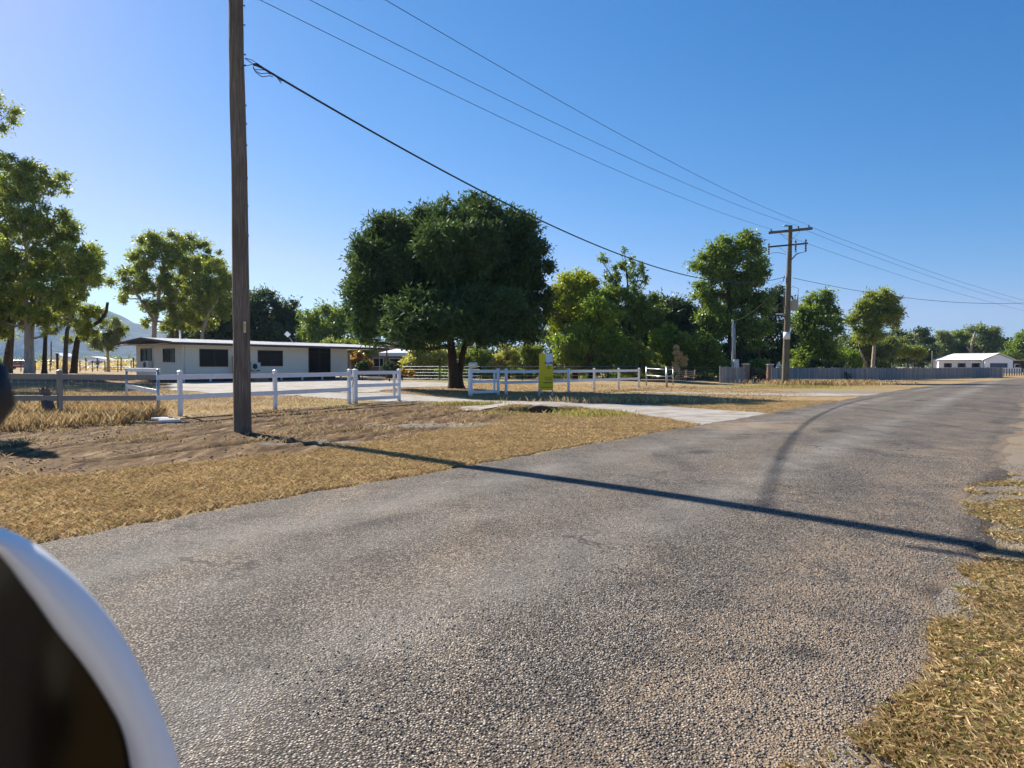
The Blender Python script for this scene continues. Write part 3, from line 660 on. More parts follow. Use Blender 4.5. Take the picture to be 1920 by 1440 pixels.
ca = P(478, 119, D1-.1); cb = q2(519)-ARM*.35-RD*.1
cable('service_cable', ca, cb, 2.0, .024, M['black_cable'], 'thick black twisted cable sagging from the near pole to the far pole', 'power cable', n=90)
c0 = P(459, 109, D1-.1); c00 = P(452, 130, D1-.17)
b = MB(); b.tube([c0, P(463, 112, D1-.1), P(473, 119, D1-.1)], .009, 6); b.tube([c0, P(470, 111.5, D1-.1), P(486, 121, D1-.1)], .008, 6)
b.tube([c00, P(457, 124, D1-.16), P(466, 122.5, D1-.12), P(474, 120.5, D1-.1)], .007, 6); b.build('cable_stay', M['black_cable'], pole1, True)
b = MB(); dcl = (P(492, 127, D1)-P(476, 119, D1)).normalized(); b.tube([P(475, 121, D1-.1), P(480, 121, D1-.1), P(492, 127, D1-.1)], [.03, .035, .028], 8); b.build('cable_clamp', M['black'], pole1)
for k, (yy, xx) in enumerate(((131, 503), (137, 506), (142, 510))):
    b = MB(); b.tube([P(474, 124, D1-.1), P(476+k*2, 130+k*3, D1-.1), P(487+k*2, yy+k, D1-.1), P(xx-4, yy, D1-.08), P(xx+2, yy+2, D1-.05)], .009, 6); b.build('cable_loop', M['black_cable'], pole1, True)
b = MB(); b.tube([P(514, 140, D1+.3), P(521, 147, D1+.3), P(527, 156, D1+.3)], .010, 6); b.tube([P(519, 143, D1+.3), P(528, 152, D1+.3)], .010, 6); b.build('cable_tail', M['black_cable'], pole1)
cable('service_cable', q2(521)+ARM*.3, P(2150, 530, 88), 2.3, .017, M['black_cable'], 'black service cable running from the far pole out to the right of the road', 'power cable', n=70)
cable('service_cable', q2(525)-ARM*.38, P(1379, 601, 63), .5, .013, M['black_cable'], 'black service cable dropping from the far pole to the slim grey meter pole', 'power cable')
cable('service_cable', q2(524)-ARM*.36, P(1330, 560, 85), .5, .012, M['wire'], 'thin service cable running left from the far pole into the tall leafy tree', 'power cable')

# slim meter pole with box
gm = GD(1373.5, 63.5)
mp = thing('meter_pole', gm, 'slim galvanised service pole rising behind the short dark paling fence', 'service pole')
b = MB(); b.box(P(1373.5, 645, 63.5)+Vector((0, 0, -1.0)), (.17, .17, 6.3)); b.build('post', M['galv'], mp, bevel=.02)
b = MB(); b.tube([P(1378, 606, 63.3), P(1378, 690, 63.3)], .045, 8); b.build('conduit', M['galv'], mp, True)
b = MB(); b.box(P(1380.5, 682, 63.2), (.44, .22, .78)); mbx = b.build('meter_box', M['box_grey'], mp, bevel=.02)
b = MB(); b.box(P(1380.5, 682, 63.2)+Vector((0, -.115, 0)), (.38, .012, .70)); b.build('box_door', M['box_grey'], mbx)

# ================================================================== WHITE RAIL FENCES
def vpost(par, p, h=1.24, w=.105, mat=None, cap=True, name='post', lean=(0, 0)):
    p = Vector(p); b = MB(); fr = (Vector((WD[0], WD[1], 0)), Vector((WU[0], WU[1], 0)), Vector((lean[0], lean[1], 1)).normalized())
    b.box(p+fr[2]*(h/2-.1), (w, w, h+.2), fr); o = b.build(name, mat or M['white_vinyl'], par, bevel=.004)
    if cap:
        b = MB(); c = p+fr[2]*(h); vs = [c+fr[0]*(i*w*.57)+fr[1]*(j*w*.57) for i, j in ((-1, -1), (1, -1), (1, 1), (-1, 1))]
        vs2 = [v+Vector((0, 0, .022)) for v in vs]
        b.add(vs+vs2+[c+Vector((0, 0, .055))], [(3, 2, 1, 0), (0, 1, 5, 4), (1, 2, 6, 5), (2, 3, 7, 6), (3, 0, 4, 7), (4, 5, 8), (5, 6, 8), (6, 7, 8), (7, 4, 8)])
        b.build('post_cap', mat or M['white_vinyl'], o)
    return o
def vrail(par, a, b_, za, zb, mat=None, h=.14, w=.038, off=0):
    a = Vector(a); b_ = Vector(b_); d = (b_-a); d.z = 0; d.normalize()
    a = a+d*.0; b = MB(); sd = d.cross(Zv)*off
    b.bar(a+Vector((0, 0, za))+d*(-.0)+sd, b_+Vector((0, 0, zb))+sd, w, h); return b.build('rail', mat or M['white_vinyl'], par, bevel=.004)
fA = [(-150, 787), (-60, 786), (113, 785)]; pA = [G(*p) for p in fA]
f1 = thing('rail_fence', pA[-1], 'greyed two rail fence in the tree shade at the far left', 'fence', 'white rail fences')
for p in pA: vpost(f1, p, mat=M['shaded_vinyl'])
pS = G(293, 783)
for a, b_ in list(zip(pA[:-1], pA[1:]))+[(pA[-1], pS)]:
    for z in (1.10, .54): vrail(f1, a, b_, z, z, M['shaded_vinyl'])
def steel_post(par, p, h=1.28, r=.032, mat=None):
    b = MB(); b.tube([Vector(p)-Zv*.1, Vector(p)+Zv*h], r, 10); b.lathe(Vector(p)+Zv*h, [(r*1.3, 0), (r*1.3, .03), (.005, .05)], 10); return b.build('steel_post', mat or M['galv'], par, True)
steel_post(f1, pS+Vector((.02, .08, 0)), r=.04)
# mesh stretched behind the grey rails
b = MB(); a0 = pA[0]+Vector((0, .1, 0)); 
for k in range(9):
    z = .1+k*.12
    for a, b_ in list(zip(pA[:-1], pA[1:]))+[(pA[-1], pS)]: b.tube([a+Vector((0, .09, z)), b_+Vector((0, .09, z))], .0022, 4, False)
L = (pS-pA[-1]).length
for a, b_ in list(zip(pA[:-1], pA[1:]))+[(pA[-1], pS)]:
    for i in range(int((b_-a).length/.15)):
        q = a.lerp(b_, i*.15/(b_-a).length)+Vector((0, .09, 0)); b.tube([q+Zv*.08, q+Zv*1.08], .0020, 4, False)
b.build('wire_mesh', M['galv'], f1)
fB = [(338, 780), (516, 768), (655, 757.5)]; pB = [G(*p) for p in fB]
f2 = thing('rail_fence', pB[0], 'long white two rail fence passing behind the near power pole', 'fence', 'white rail fences')
for p in pB: vpost(f2, p)
for a, b_ in [(pS, pB[0])]+list(zip(pB[:-1], pB[1:])):
    for z in (1.10, .54): vrail(f2, a, b_, z, z)
def gate_panel(pts, label, nm='white_fence'):
    a, b_ = pts; f = thing(nm, a, label, 'fence', 'white rail fences')
    vpost(f, a, w=.15); vpost(f, b_, w=.11); d = (b_-a).normalized()
    for z in (1.14, .66, .17): vrail(f, a, b_, z, z, h=.13, w=.04)
    b = MB(); q = b_-d*.26; b.box(q+Zv*.66, (.1, .05, 1.02), (d, d.cross(Zv), Zv)); b.build('stile', M['white_vinyl'], f, bevel=.004)
    return f, d
pgl = [G(665.5, 756.5), G(748, 752)]
fpl, d = gate_panel(pgl, 'white three rail panel ending the left fence at the driveway')
q = G(659, 757); b = MB(); b.tube([q+Vector((.03, 0, 1.0)), q+Vector((.08, -.03, .85)), q+Vector((.02, -.03, .6))], .012, 6); b.build('latch_strap', M['black'], fpl)
pgr = [G(882, 742.5), G(934, 740.5)]
fpr, d = gate_panel(pgr, 'white three rail panel carrying the letterbox right of the driveway')
fC = [(949, 740.5), (1066, 735), (1114, 732), (1160, 729.5), (1198, 727)]; pC = [G(*p) for p in fC]
f3 = thing('rail_fence', pC[0], 'white two rail fence receding behind the yellow sign', 'fence', 'white rail fences')
pC2 = [pC[0]]+[pC[0].lerp(pC[1], .52)]+pC[1:]
for p in pC2: vpost(f3, Vector((p.x, p.y, T(p.x, p.y))))
for a, b_ in [(pgr[1]+Vector((.1, 0, 0)), pC[0])]+list(zip(pC2[:-1], pC2[1:])):
    for z in (1.12, .60): vrail(f3, a, b_, z, z)
# letterbox on the corner post
lb = pgr[0]+Vector((.12, 0, 1.295)); mbx = thing('letterbox', lb, 'cream cylindrical letterbox lying on the corner post of the white panel', 'letterbox')
ax = Vector((.97, -.24, 0)).normalized(); sd = Vector((.24, .97, 0))
b = MB(); prof = [(.03, -.19), (.12, -.185), (.135, -.15), (.135, .15), (.12, .185), (.03, .19)]
b.lathe(lb+Zv*.13, prof, 20, (sd, Zv, ax)); b.build('barrel', M['cream_plastic'], mbx, True)
b = MB(); b.box(lb+Zv*.01, (.3, .16, .03), (ax, sd, Zv)); b.build('bracket', M['cream_plastic'], mbx)
b = MB(); b.lathe(lb+Zv*.13, [(.09, -.195), (.09, -.188)], 16, (sd, Zv, ax)); b.build('door', M['cream_trim'], mbx)

# galvanised gate frame right of the fence
pg = [G(1212, 722.5), G(1250, 726.5), G(1262, 722.5)]
sg = thing('steel_gate', pg[0], 'galvanised pipe frame and posts at the end of the white fence', 'gate')
steel_post(sg, pg[0], 1.3, .05); steel_post(sg, pg[1], 1.35, .07); steel_post(sg, pg[2], 1.25, .04)
for z in (1.2, .72):
    b = MB(); b.tube([pg[0]+Zv*z, pg[1]+Zv*z], .035, 8); b.tube([pg[1]+Zv*z, pg[2]+Zv*z], .035, 8); b.build('rail', M['galv'], sg, True)
# galvanised gate pieces behind the grey fence at left
pq = [G(238, 768)]
sg2 = thing('steel_post', pq[0], 'galvanised post with a white topped board reaching to the fence corner', 'post')
steel_post(sg2, pq[0], 1.22, .04)
b = MB(); b.bar(pq[0]+Zv*1.22, G(293, 780)+Vector((0, .2, 1.28)), .05, .10); b.build('top_board', M['white_vinyl'], sg2, bevel=.004)
b = MB(); b.bar(pq[0]+Zv*.72, G(293, 780)+Vector((0, .2, .66)), .05, .12); b.build('lower_board', M['white_vinyl'], sg2, bevel=.004)
for (px, lab) in ((14, 'thin black fence stake at the left edge rising above the grey rail'), (109, 'thin black fence stake beside the grey post of the rail fence')):
    g = G(px, 772); s = thing('fence_stake', g, lab, 'stake'); b = MB(); b.box(g+Zv*.8, (.05, .04, 1.75)); b.build('stake', M['dark_steel'], s); 
    b = MB(); b.box(g+Zv*1.66, (.07, .05, .05)); b.build('cap', M['black'], s)
# leaning charred stump
g = G(96, 786); st = MB(); tp = P(84, 733, g.y+.3)
st.tube([g-Zv*.1, g.lerp(tp, .35), g.lerp(tp, .7), tp], [.17, .15, .14, .12], 9)
for k in range(5): 
    q = tp+Vector((random.uniform(-.1, .1), random.uniform(-.08, .08), -.05)); st.tube([q, q+Vector((random.uniform(-.08, .04), 0, random.uniform(.12, .3)))], [.04, .008], 5)
o = st.build('tree_stump', M['old_timber']); tag(o, 'dark splintered stump leaning behind the grey rail fence', 'stump')
for i, (px, py, w, lab) in enumerate(((300, 787.5, .42, 'pale flat concrete slab lying on bare earth by the steel corner post'), (318, 791, .5, 'pale flat paver nearer the road of the two lying by the corner post'))):
    g = G(px, py); b = MB(); b.box(g+Zv*.035, (w, .5, .07), (Vector((.9, .43, 0)), Vector((-.43, .9, 0)), Zv)); o = b.build('paver', M['stone_white'], bevel=.01); tag(o, lab, 'paver', 'pale pavers on the bare earth')

# ================================================================== SALE SIGN
gs = G(1026, 744); ss = thing('sale_sign', gs, 'tall yellow for sale board with a pale blue panel on two legs', 'sign')
D = gs.y; pl = P(1011, 663, D); pr = P(1037, 663, D); bl = P(1011, 731.5, D+.0)
wd = Vector((.985, .17, 0)); Wb = 26.5/F*D; hb = pl.z-bl.z; cc = Vector(((pl.x+pr.x)/2, D, (pl.z+bl.z)/2)); nd = Vector((.17, -.985, 0))
b = MB(); b.box(cc, (Wb, .04, hb), (wd, nd, Zv)); b.build('board', M['sign_yellow'], ss, bevel=.004)
pw = .47*Wb; pc = cc+wd*(Wb*.5-pw*.5-.06*Wb)+Zv*(hb*.5-hb*.158-.01)+nd*.025
b = MB(); b.box(pc, (pw, .012, hb*.31), (wd, nd, Zv)); b.build('blue_panel', M['sign_white'], ss)
for s in (-.49, .46):
    b = MB(); q = cc+wd*(Wb*s)-nd*.04; b.box(Vector((q.x, q.y, (gs.z-.1+q.z)/2)), (.06, .05, q.z-gs.z+.1), (wd, nd, Zv)); b.build('leg', M['galv'], ss)
def text(s, c, size, mat, par, name='lettering', right=False):
    cu = bpy.data.curves.new(name, 'FONT'); cu.body = s; cu.size = size; cu.align_x = 'RIGHT' if right else 'CENTER'; cu.align_y = 'CENTER'; cu.extrude = .002; cu.offset = size*.012
    o = bpy.data.objects.new(name, cu); COL.objects.link(o)
    dg = bpy.context.evaluated_depsgraph_get(); me = bpy.data.meshes.new_from_object(o.evaluated_get(dg)); bpy.data.objects.remove(o)
    R = Matrix((wd, Zv, nd)).transposed(); me.transform(Matrix.Translation(Vector(c)-wloc(par)) @ R.to_4x4()); me.materials.clear(); me.materials.append(mat)
    o = bpy.data.objects.new(name, me); COL.objects.link(o); o.parent = par; return o
text('BuyMy', pc-Zv*(hb*.095)+nd*.012, .155, M['sign_ink'], ss)
tc_ = cc+nd*.026
text('For', tc_+wd*(Wb*.18)+Zv*(hb*.147), .09, M['sign_olive'], ss); text('Sale', tc_+wd*(Wb*.20)+Zv*(hb*.108), .12, M['sign_olive'], ss)
text('No Price', tc_+wd*(Wb*.16)-Zv*(hb*.16), .10, M['sign_olive'], ss); b = MB(); b.box(tc_+wd*(Wb*.16)-Zv*(hb*.215), (Wb*.5, .006, .03), (wd, nd, Zv)); b.build('printed_rule', M['sign_olive'], ss)
b = MB(); b.box(tc_+wd*(Wb*.10)-Zv*(hb*.295), (Wb*.62, .008, .045), (wd, nd, Zv)); b.box(tc_-Zv*(hb*.425), (Wb*.86, .008, .022), (wd, nd, Zv)); b.build('printed_rule', M['sign_olive'], ss)

# ================================================================== LOW CREAM HOUSE
C0 = GD(343, 53); C0.z = .66; ex = Vector((WD[0], WD[1], 0)); ey = Vector((WU[0], WU[1], 0)); FRH = (ex, ey, Zv)
def HP(s, t, z): return C0+ex*s+ey*t+Zv*z
def s_of(px): X = (px-960)/F; return (X*C0.y-C0.x)/(WD[0]-X*WD[1])
def t_of(px): X = (px-960)/F; return (C0.x-X*C0.y)/(.808+.589*X)
def zz_of(py, Dd): return H+(688-py)/F*Dd-C0.z
hs = thing('house', C0, 'low cream bungalow with a brown edged flat roof behind the white fence', 'house')
LH = s_of(642); WH = 7.0; HW = 2.52
b = MB(); b.box(HP(LH/2, WH/2, HW/2+.05), (LH, WH, HW-.1), FRH); b.build('wall', M['cream_wall'], hs)
b = MB(); b.box(HP(LH/2, WH/2+.25, -.2), (LH-.6, WH-.7, .55), FRH); b.build('underfloor', M['dark_wall'], hs)  # dark box standing in for the shade in the open underfloor gap
for i_ in range(8):
    b = MB(); b.box(HP(.1+i_*(LH-.2)/7, .1, -.25), (.14, .14, .6), FRH); b.build('stump', M['stone_white'], hs)
LR = s_of(716); s0 = s_of(645)
# roof: low gable, ridge along the house
b = MB(); ov = .95; er = .0; zE = HW+.10; zR = HW+.50; sA, sB = -1.3, LR; tA, tB = -.9, WH+1.0; tM = (tA+tB)/2; th = .05
pr_ = [(tA, zE), (tM, zR), (tB, zE), (tB, zE-th), (tM, zR-th), (tA, zE-th)]
b.prism([HP(sA, t, z) for t, z in pr_], ex*(sB-sA)); rf = b.build('roof', M['roof_sheet'], hs)
b = MB()
for k in range(int((sB-sA)/.2)):                                   # sheet ribs
    s = sA+.1+k*.2
    b.bar(HP(s, tA, zE+.012), HP(s, tM, zR+.012), .025, .02)
b.build('roof_ribs', M['roof_sheet'], rf)
b = MB(); b.box(HP((sA+sB)/2, tA-.03, zE-.11), (sB-sA, .045, .17), FRH); b.build('fascia', M['brown_fascia'], hs)
b = MB(); b.prism([HP(sA-.05, t, z) for t, z in ((tA, zE-.2), (tM, zR-.14), (tB, zE-.2), (tB, zE+.02), (tM, zR+.02), (tA, zE+.02))], ex*.045); b.build('barge_board', M['brown_fascia'], hs)
b = MB(); b.box(HP((sA+sB)/2, (tA+tB)/2, HW-.02), (sB-sA-.1, tB-tA-.06, .03), FRH); b.build('soffit', M['cream_trim'], hs)
b = MB(); b.prism([HP(-.0, t, z) for t, z in ((.0, HW+.0), (WH, HW+.0), (tM, zR-.12))], ex*.06); b.build('gable_infill', M['brown_fascia'], hs)
def window(px0, px1, z0, z1, side='front', muls=1, par=hs, name='window'):
    if side == 'front':
        a, c = s_of(px0), s_of(px1); mk = lambda s, off, z: HP(s, -off, z); fr = FRH
    else:
        a, c = t_of(px0), t_of(px1); mk = lambda s, off, z: HP(-off, s, z); fr = (ey, ex, Zv)
    w = abs(c-a); m = (a+c)/2; b = MB(); f = .055
    b.box(mk(m, .02, z0), (w+f, .07, f), fr); b.box(mk(m, .02, z1), (w+f, .07, f), fr)
    for s in [min(a, c), max(a, c)]+[min(a, c)+w*i/(muls+1) for i in range(1, muls+1)]: b.box(mk(s, .018, (z0+z1)/2), (f, .066, z1-z0-f), fr)
    o = b.build(name, M['win_frame'], par)
    b = MB(); b.box(mk(m, .006, (z0+z1)/2), (w, .012, z1-z0), fr); b.build('pane', M['glass'], o); return o
window(265, 285, zz_of(677, 56), zz_of(654, 56), 'left', 1); window(307, 328, zz_of(678.5, 54), zz_of(654, 54), 'left', 1)
window(375, 427, zz_of(687, 54), zz_of(655, 54)); window(484, 529.5, zz_of(686, 57.5), zz_of(657, 57.5))
dz0 = .06
window(579, 619, dz0, zz_of(649, 61), muls=1, name='sliding_door')
b = MB(); b.box(HP((s_of(579)+s_of(619))/2, -.035, zz_of(659, 61)), (s_of(619)-s_of(579), .05, .05), FRH); b.build('door_transom', M['win_frame'], hs)
for px in (341.5, 347): 
    b = MB(); s = s_of(px) if px > 343 else .0; b.box(HP(max(s, .03), -.05, HW/2), (.08, .08, HW-.05), FRH); b.build('downpipe', M['cream_trim'], hs)
b = MB(); b.box(HP(-.03, .0, HW/2), (.07, .10, HW), FRH); b.build('corner_trim', M['cream_trim'], hs)
b = MB(); b.tube([HP(-.04, t_of(289), .9), HP(-.04, t_of(287), HW)], .03, 6); b.build('conduit', M['cream_trim'], hs)
b = MB(); b.box(HP(s_of(441), -.28, .63), (.55, .45, 2.0), FRH); b.build('brown_cabinet', M['brown_panel'], hs, bevel=.01)
b = MB(); sb_ = (LH+s_of(653))/2
b.box(HP(LH+.35, .9, HW/2+.03), (.7, 1.6, HW-.08), FRH); b.build('wall_return', M['cream_trim'], hs)
for px in (664.5, 718):
    b = MB(); b.box(HP(s_of(px), -.55, HW/2-.22), (.09, .09, HW+.4), FRH); b.build('patio_post', M['brown_fascia'], hs)
b = MB(); b.box(HP((LH+LR)/2, WH/2, -.25), (LR-LH, WH+1.2, .1), FRH); b.build('patio_slab', M['stone_white'], hs)
b = MB(); b.tube([HP(s_of(384), 3.5, HW+.4), HP(s_of(384), 3.5, HW+1.15)], .07, 10); b.build('vent_pipe', M['white_band'], hs, True)
# roof antenna
q = HP(s_of(590), 3.0, zR-.05); an = MB(); an.tube([q, q+Vector((-.35, 0, .5))], .03, 8); o = an.build('mast', M['galv'], hs)
b = MB(); n1 = Vector((.3, -.8, .5)).normalized(); e1 = Vector((.75, .25, .1)).normalized(); b.box(q+Vector((-.5, -.05, .78)), (.42, .05, .38), (Vector((.72, .1, -.68)).normalized(), Vector((.1, -.99, 0)), Vector((.68, .1, .72)).normalized())); b.build('flat_antenna', M['canvas'], o)
def ac(c, fr, label):
    t = thing('air_conditioner', c, label, 'air conditioner', 'air conditioner units on the cream house')
    b = MB(); b.box(Vector(c), (.82, .32, .62), fr); bd_ = b.build('casing', M['ac_white'], t, bevel=.02)
    b = MB(); b.lathe(Vector(c)-fr[0]*.12-fr[1]*.172, [(.22, 0), (.22, .012), (.05, .02)], 20, (fr[0], Zv, -fr[1])); b.build('fan_grille', M['black'], t)
    b = MB(); 
    for s in (-.3, .3): b.box(Vector(c)+fr[0]*s-Zv*.34, (.05, .36, .06), fr)
    b.build('bracket', M['dark_steel'], t); return t
ac(HP(-.22, t_of(282), zz_of(684, 55)), (-ey, ex, Zv), 'white air conditioner unit bracketed below the small left windows')
ac(HP(s_of(473), -.4, zz_of(687, 56)), FRH, 'white air conditioner unit on a brown crate half hidden by the near pole')
g = HP(s_of(482), -.45, -.08); b = MB(); 
for k in range(4): b.box(g+Zv*(-.2+k*.13), (1.15, .55, .09), FRH)
for s in (-.5, 0, .5): b.box(g+ex*s-Zv*.0, (.08, .5, .55), FRH)
o = b.build('timber_crate', M['timber'], bevel=.005); tag(o, 'brown timber crate under the air conditioner beside the near pole', 'crate')

# brick house behind the patio
gb = GD(700, 78); bh = thing('house', gb, 'dark brick house glimpsed behind the patio posts', 'house')
f2r = (Vector((.93, .36, 0)), Vector((-.36, .93, 0)), Zv); cb_ = P(695, 672, 78)
b = MB(); b.box(Vector((cb_.x, cb_.y+3, gb.z+1.4)), (6.4, 6, 3.0), f2r); b.build('wall', M['brick'], bh)
cf = Vector((cb_.x, cb_.y+3, gb.z+1.4))-f2r[1]*3.02
for dx, w, h, z in ((-.3, 1.2, 1.0, .0), (1.7, 1.6, 1.1, -.1)):
    b = MB(); b.box(cf+f2r[0]*dx+Zv*z, (w, .05, h), f2r); o = b.build('window', M['ac_white'], bh); b = MB(); b.box(cf+f2r[0]*dx+Zv*z-f2r[1]*.03, (w-.14, .02, h-.14), f2r); b.build('pane', M['glass'], o)
b = MB(); b.prism([Vector((cb_.x, cb_.y+3, gb.z+2.9))+f2r[1]*a+Zv*c-f2r[0]*3.6 for a, c in ((-3.6, 0), (3.6, 0), (0, .9))], f2r[0]*7.2); b.build('roof', M['brown_fascia'], bh)
# white pop-up gazebo and a white gable behind it
gg = GD(750, 72); gz_ = thing('gazebo', gg, 'white canvas gazebo between the patio and the pale leaved shrub', 'gazebo'); ct = P(752, 662, 72)
b = MB(); w = 1.9
vs = [ct+Vector((i*w, j*w, 0)) for i, j in ((-1, -1), (1, -1), (1, 1), (-1, 1))]; vs2 = [v-Zv*.30 for v in vs]
b.add(vs+vs2+[ct+Zv*.55], [(0, 1, 5, 4), (1, 2, 6, 5), (2, 3, 7, 6), (3, 0, 4, 7), (0, 8, 1), (1, 8, 2), (2, 8, 3), (3, 8, 0)]); b.build('canopy', M['canvas'], gz_)
for i, j in ((-1, -1), (1, -1), (1, 1), (-1, 1)):
    b = MB(); q = ct+Vector((i*w*.97, j*w*.97, -.15)); b.tube([q, Vector((q.x, q.y, gg.z))], .03, 6); b.build('leg', M['galv'], gz_)
b = MB(); b.box(Vector((ct.x+.2, ct.y+2.2, gg.z+.9)), (3.4, .1, 1.8)); b.build('dark_backing', M['dark_wall'], gz_)  # dark panel filling the space below the canopy
gw = GD(766, 95); gh = thing('house', gw, 'white gable end peeping above the gazebo', 'house'); q = P(772, 662, 95)
b = MB(); b.box(Vector((q.x, q.y+3, (q.z+gw.z)/2)), (3.6, 6, q.z-gw.z)); b.build('wall', M['house_white'], gh)
b = MB(); b.prism([Vector((q.x+a, q.y-.3, q.z+c)) for a, c in ((-2.3, -.1), (2.3, -.1), (0, 1.2))], Vector((0, 6.6, 0))); b.build('roof', M['roof_white'], gh)

# ================================================================== PALING FENCES, GATE
def paling(a, c, h, name, label, step=.11, w=.10, th=.02):
    a = Vector(a); c = Vector(c); t = thing(name, a, label, 'fence'); d = c-a; L = d.length; d.normalize(); n_ = d.cross(Zv)
    b = MB(); n = int(L/step)
    for i in range(n):
        q = a+d*(i*step); hh = h+random.uniform(-.05, .03); z0 = T(q.x, q.y)+random.uniform(-.03, .03)
        b.box(Vector((q.x, q.y, z0+hh/2))+n_*(.03+random.uniform(-.004, .004)), (w, th, hh), (d, n_, Zv+d*random.uniform(-.012, .012)))
    b.build('palings', M['paling'], t)
    for z in (.35, h-.25):
        b = MB(); b.bar(a+Zv*z, c+Zv*z, .04, .08); b.build('rail', M['old_timber'], t)
    m = max(1, int(L/2.7))
    for i in range(m+1):
        q = a+d*(L*i/m); b = MB(); b.box(Vector((q.x, q.y, T(q.x, q.y)+h/2+.03))-n_*.05, (.11, .11, h+.1), (d, n_, Zv)); b.build('post', M['paling'], t)
    return t
paling(G(1448, 717.5), G(1586, 714.6), 1.36, 'paling_fence', 'grey paling fence running right from the brick gate pillar')
paling(G(1586, 714.5), G(1880, 707.3), 1.34, 'paling_fence', 'long weathered paling fence along the far verge ending near the white house')
paling(G(1351, 718), G(1396, 717.6), 1.34, 'paling_fence', 'short dark paling fence in front of the slim meter pole')
for px, lab in ((1398, 'left brick gate pillar with a pale cap beside the short paling fence'), (1443, 'right brick gate pillar beside the far power pole')):
    g = G(px, 716.5); t = thing('gate_pillar', g, lab, 'pillar', 'brick gate pillars'); b = MB(); b.box(g+Zv*.78, (.5, .5, 1.56)); b.build('shaft', M['brick'], t, bevel=.01)
    b = MB(); b.box(g+Zv*1.61, (.6, .6, .09)); b.build('cap', M['stone_white'], t, bevel=.02)
ga, gc = G(1403, 716), G(1438, 716); t = thing('driveway_gate', ga, 'dark vertical bar gate between the two brick pillars', 'gate'); d = (gc-ga); L = d.length; d.normalize()
for z in (.12, 1.2): b = MB(); b.bar(ga+Zv*z, gc+Zv*z, .04, .05); b.build('rail', M['dark_steel'], t)
b = MB()
for i in range(int(L/.11)+1): b.tube([ga+d*(i*.11)+Zv*.1, ga+d*(i*.11)+Zv*(1.3)], .011, 5)
b.build('bars', M['dark_steel'], t)
g = G(1455, 716.9); sgn = thing('notice_board', P(1456, 699, g.y-.12), 'small pale notice fixed to the paling fence by the far pole', 'sign'); b = MB(); b.box(P(1456, 699.5, g.y-.14), (.42, .02, .52)); b.build('board', M['ac_white'], sgn, bevel=.003)
b = MB()
for k in range(4): b.box(P(1456, 695.5+2.6*k, g.y-.155), (.30, .006, .035))
b.build('printed_lines', M['sign_ink'], sgn)
# pallet stack leaning by the shrubs
g = G(1287, 715); pt = thing('timber_pallets', g, 'pale timber rack of pallets standing under the dry shrub', 'pallet')
for k in range(4): b = MB(); b.box(g+Vector((-.05*k, -.1*k, .35+.17*k)), (1.7, .12, .07), (Vector((.98, .1, 0)), Vector((-.1, .98, 0)), Zv)); b.build('slat', M['timber'], pt, bevel=.006)
for s in (-.75, -.1, .65): b = MB(); b.bar(g+Vector((s-.12, -.2, 0)), g+Vector((s+.12, .12, 1.0)), .08, .06); b.build('upright', M['timber'], pt)
b = MB(); b.box(g+Vector((.0, -.3, .05)), (1.5, .1, .06)); b.build('base_board', M['timber'], pt)

# wire fences
def wirefence(pts, h, label, nw=4, sp=3.0, mat=None, r=.012, pr=.03):
    t = thing('wire_fence', pts[0], label, 'fence'); k = 0
    for a, c in zip(pts[:-1], pts[1:]):
        n = max(1, int((c-a).length/sp))
        for i in range(n+1):
            q = a.lerp(c, i/n); q.z = float(T(q.x, q.y)); b = MB(); b.box(q+Zv*h/2, (pr*2, pr*2, h)); b.build('post', mat or M['dark_steel'], t); k += 1
    for j in range(nw):
        z = h*(j+.7)/nw*.95; b = MB()
        for a, c in zip(pts[:-1], pts[1:]):
            a2 = Vector((a.x, a.y, float(T(a.x, a.y))+z)); c2 = Vector((c.x, c.y, float(T(c.x, c.y))+z)); m_ = (a2+c2)/2
            b.tube([a2, Vector((m_.x, m_.y, float(T(m_.x, m_.y))+z)), c2], r, 4, False)
        b.build('wire_strand', M['galv'], t)
    return t
wirefence([GD(752, 62), GD(900, 58), GD(1200, 62.5), GD(1345, 66)], 1.35, 'thin wire fence with dark stakes in front of the leafy hedge', 5, 3.4)
wirefence([GD(-40, 88), GD(150, 84), GD(246, 80)], 1.35, 'dark picket fence of thin stakes across the dry paddock at left', 3, 2.2, r=.016, pr=.04)
t = wirefence([GD(140, 105), GD(250, 100)], 1.9, 'rusty pipe yard rails behind the leaning tree', 2, 2.4, mat=M['dark_steel'], r=.045, pr=.06)
wirefence([G(1882, 706), GD(1935, 130), GD(2100, 130)], 1.2, 'brown rail fence continuing right past the paling fence', 2, 2.6, r=.03, pr=.06)

# ================================================================== FAR WHITE HOUSE
gB = GD(1760, 180); A0 = Vector((gB.x, gB.y, 0)); ph = math.radians(22)
wx = Vector((math.cos(ph), -math.sin(ph), 0)); wy = Vector((math.sin(ph), math.cos(ph), 0)); FRW = (wx, wy, Zv)
def WP(s, t, z): return A0+wx*s+wy*t+Zv*z
wh = thing('house', A0, 'long white house with a white hipped roof and dark garage door at far right', 'house')
LW = 15.4; dW = 9.5; wz = 3.15; SG = 9.6
b = MB(); b.box(WP(SG/2, dW/2, wz/2), (SG, dW, wz), FRW); b.box(WP((SG+LW)/2+.01, dW/2-.8, wz/2), (LW-SG, dW+1.6, wz), FRW)
b.prism([WP(SG, -1.6, wz), WP(LW+.02, -1.6, wz), WP((SG+LW)/2, -1.6, wz+1.35)], wy*.2); b.build('wall', M['house_white'], wh)
b = MB(); e = .5
c = [WP(-e, -e-.3, wz), WP(SG+1, -e-.3, wz), WP(SG+1, dW+e, wz), WP(-e, dW+e, wz), WP(4.2, dW/2, wz+1.75), WP(SG+3, dW/2, wz+1.75)]
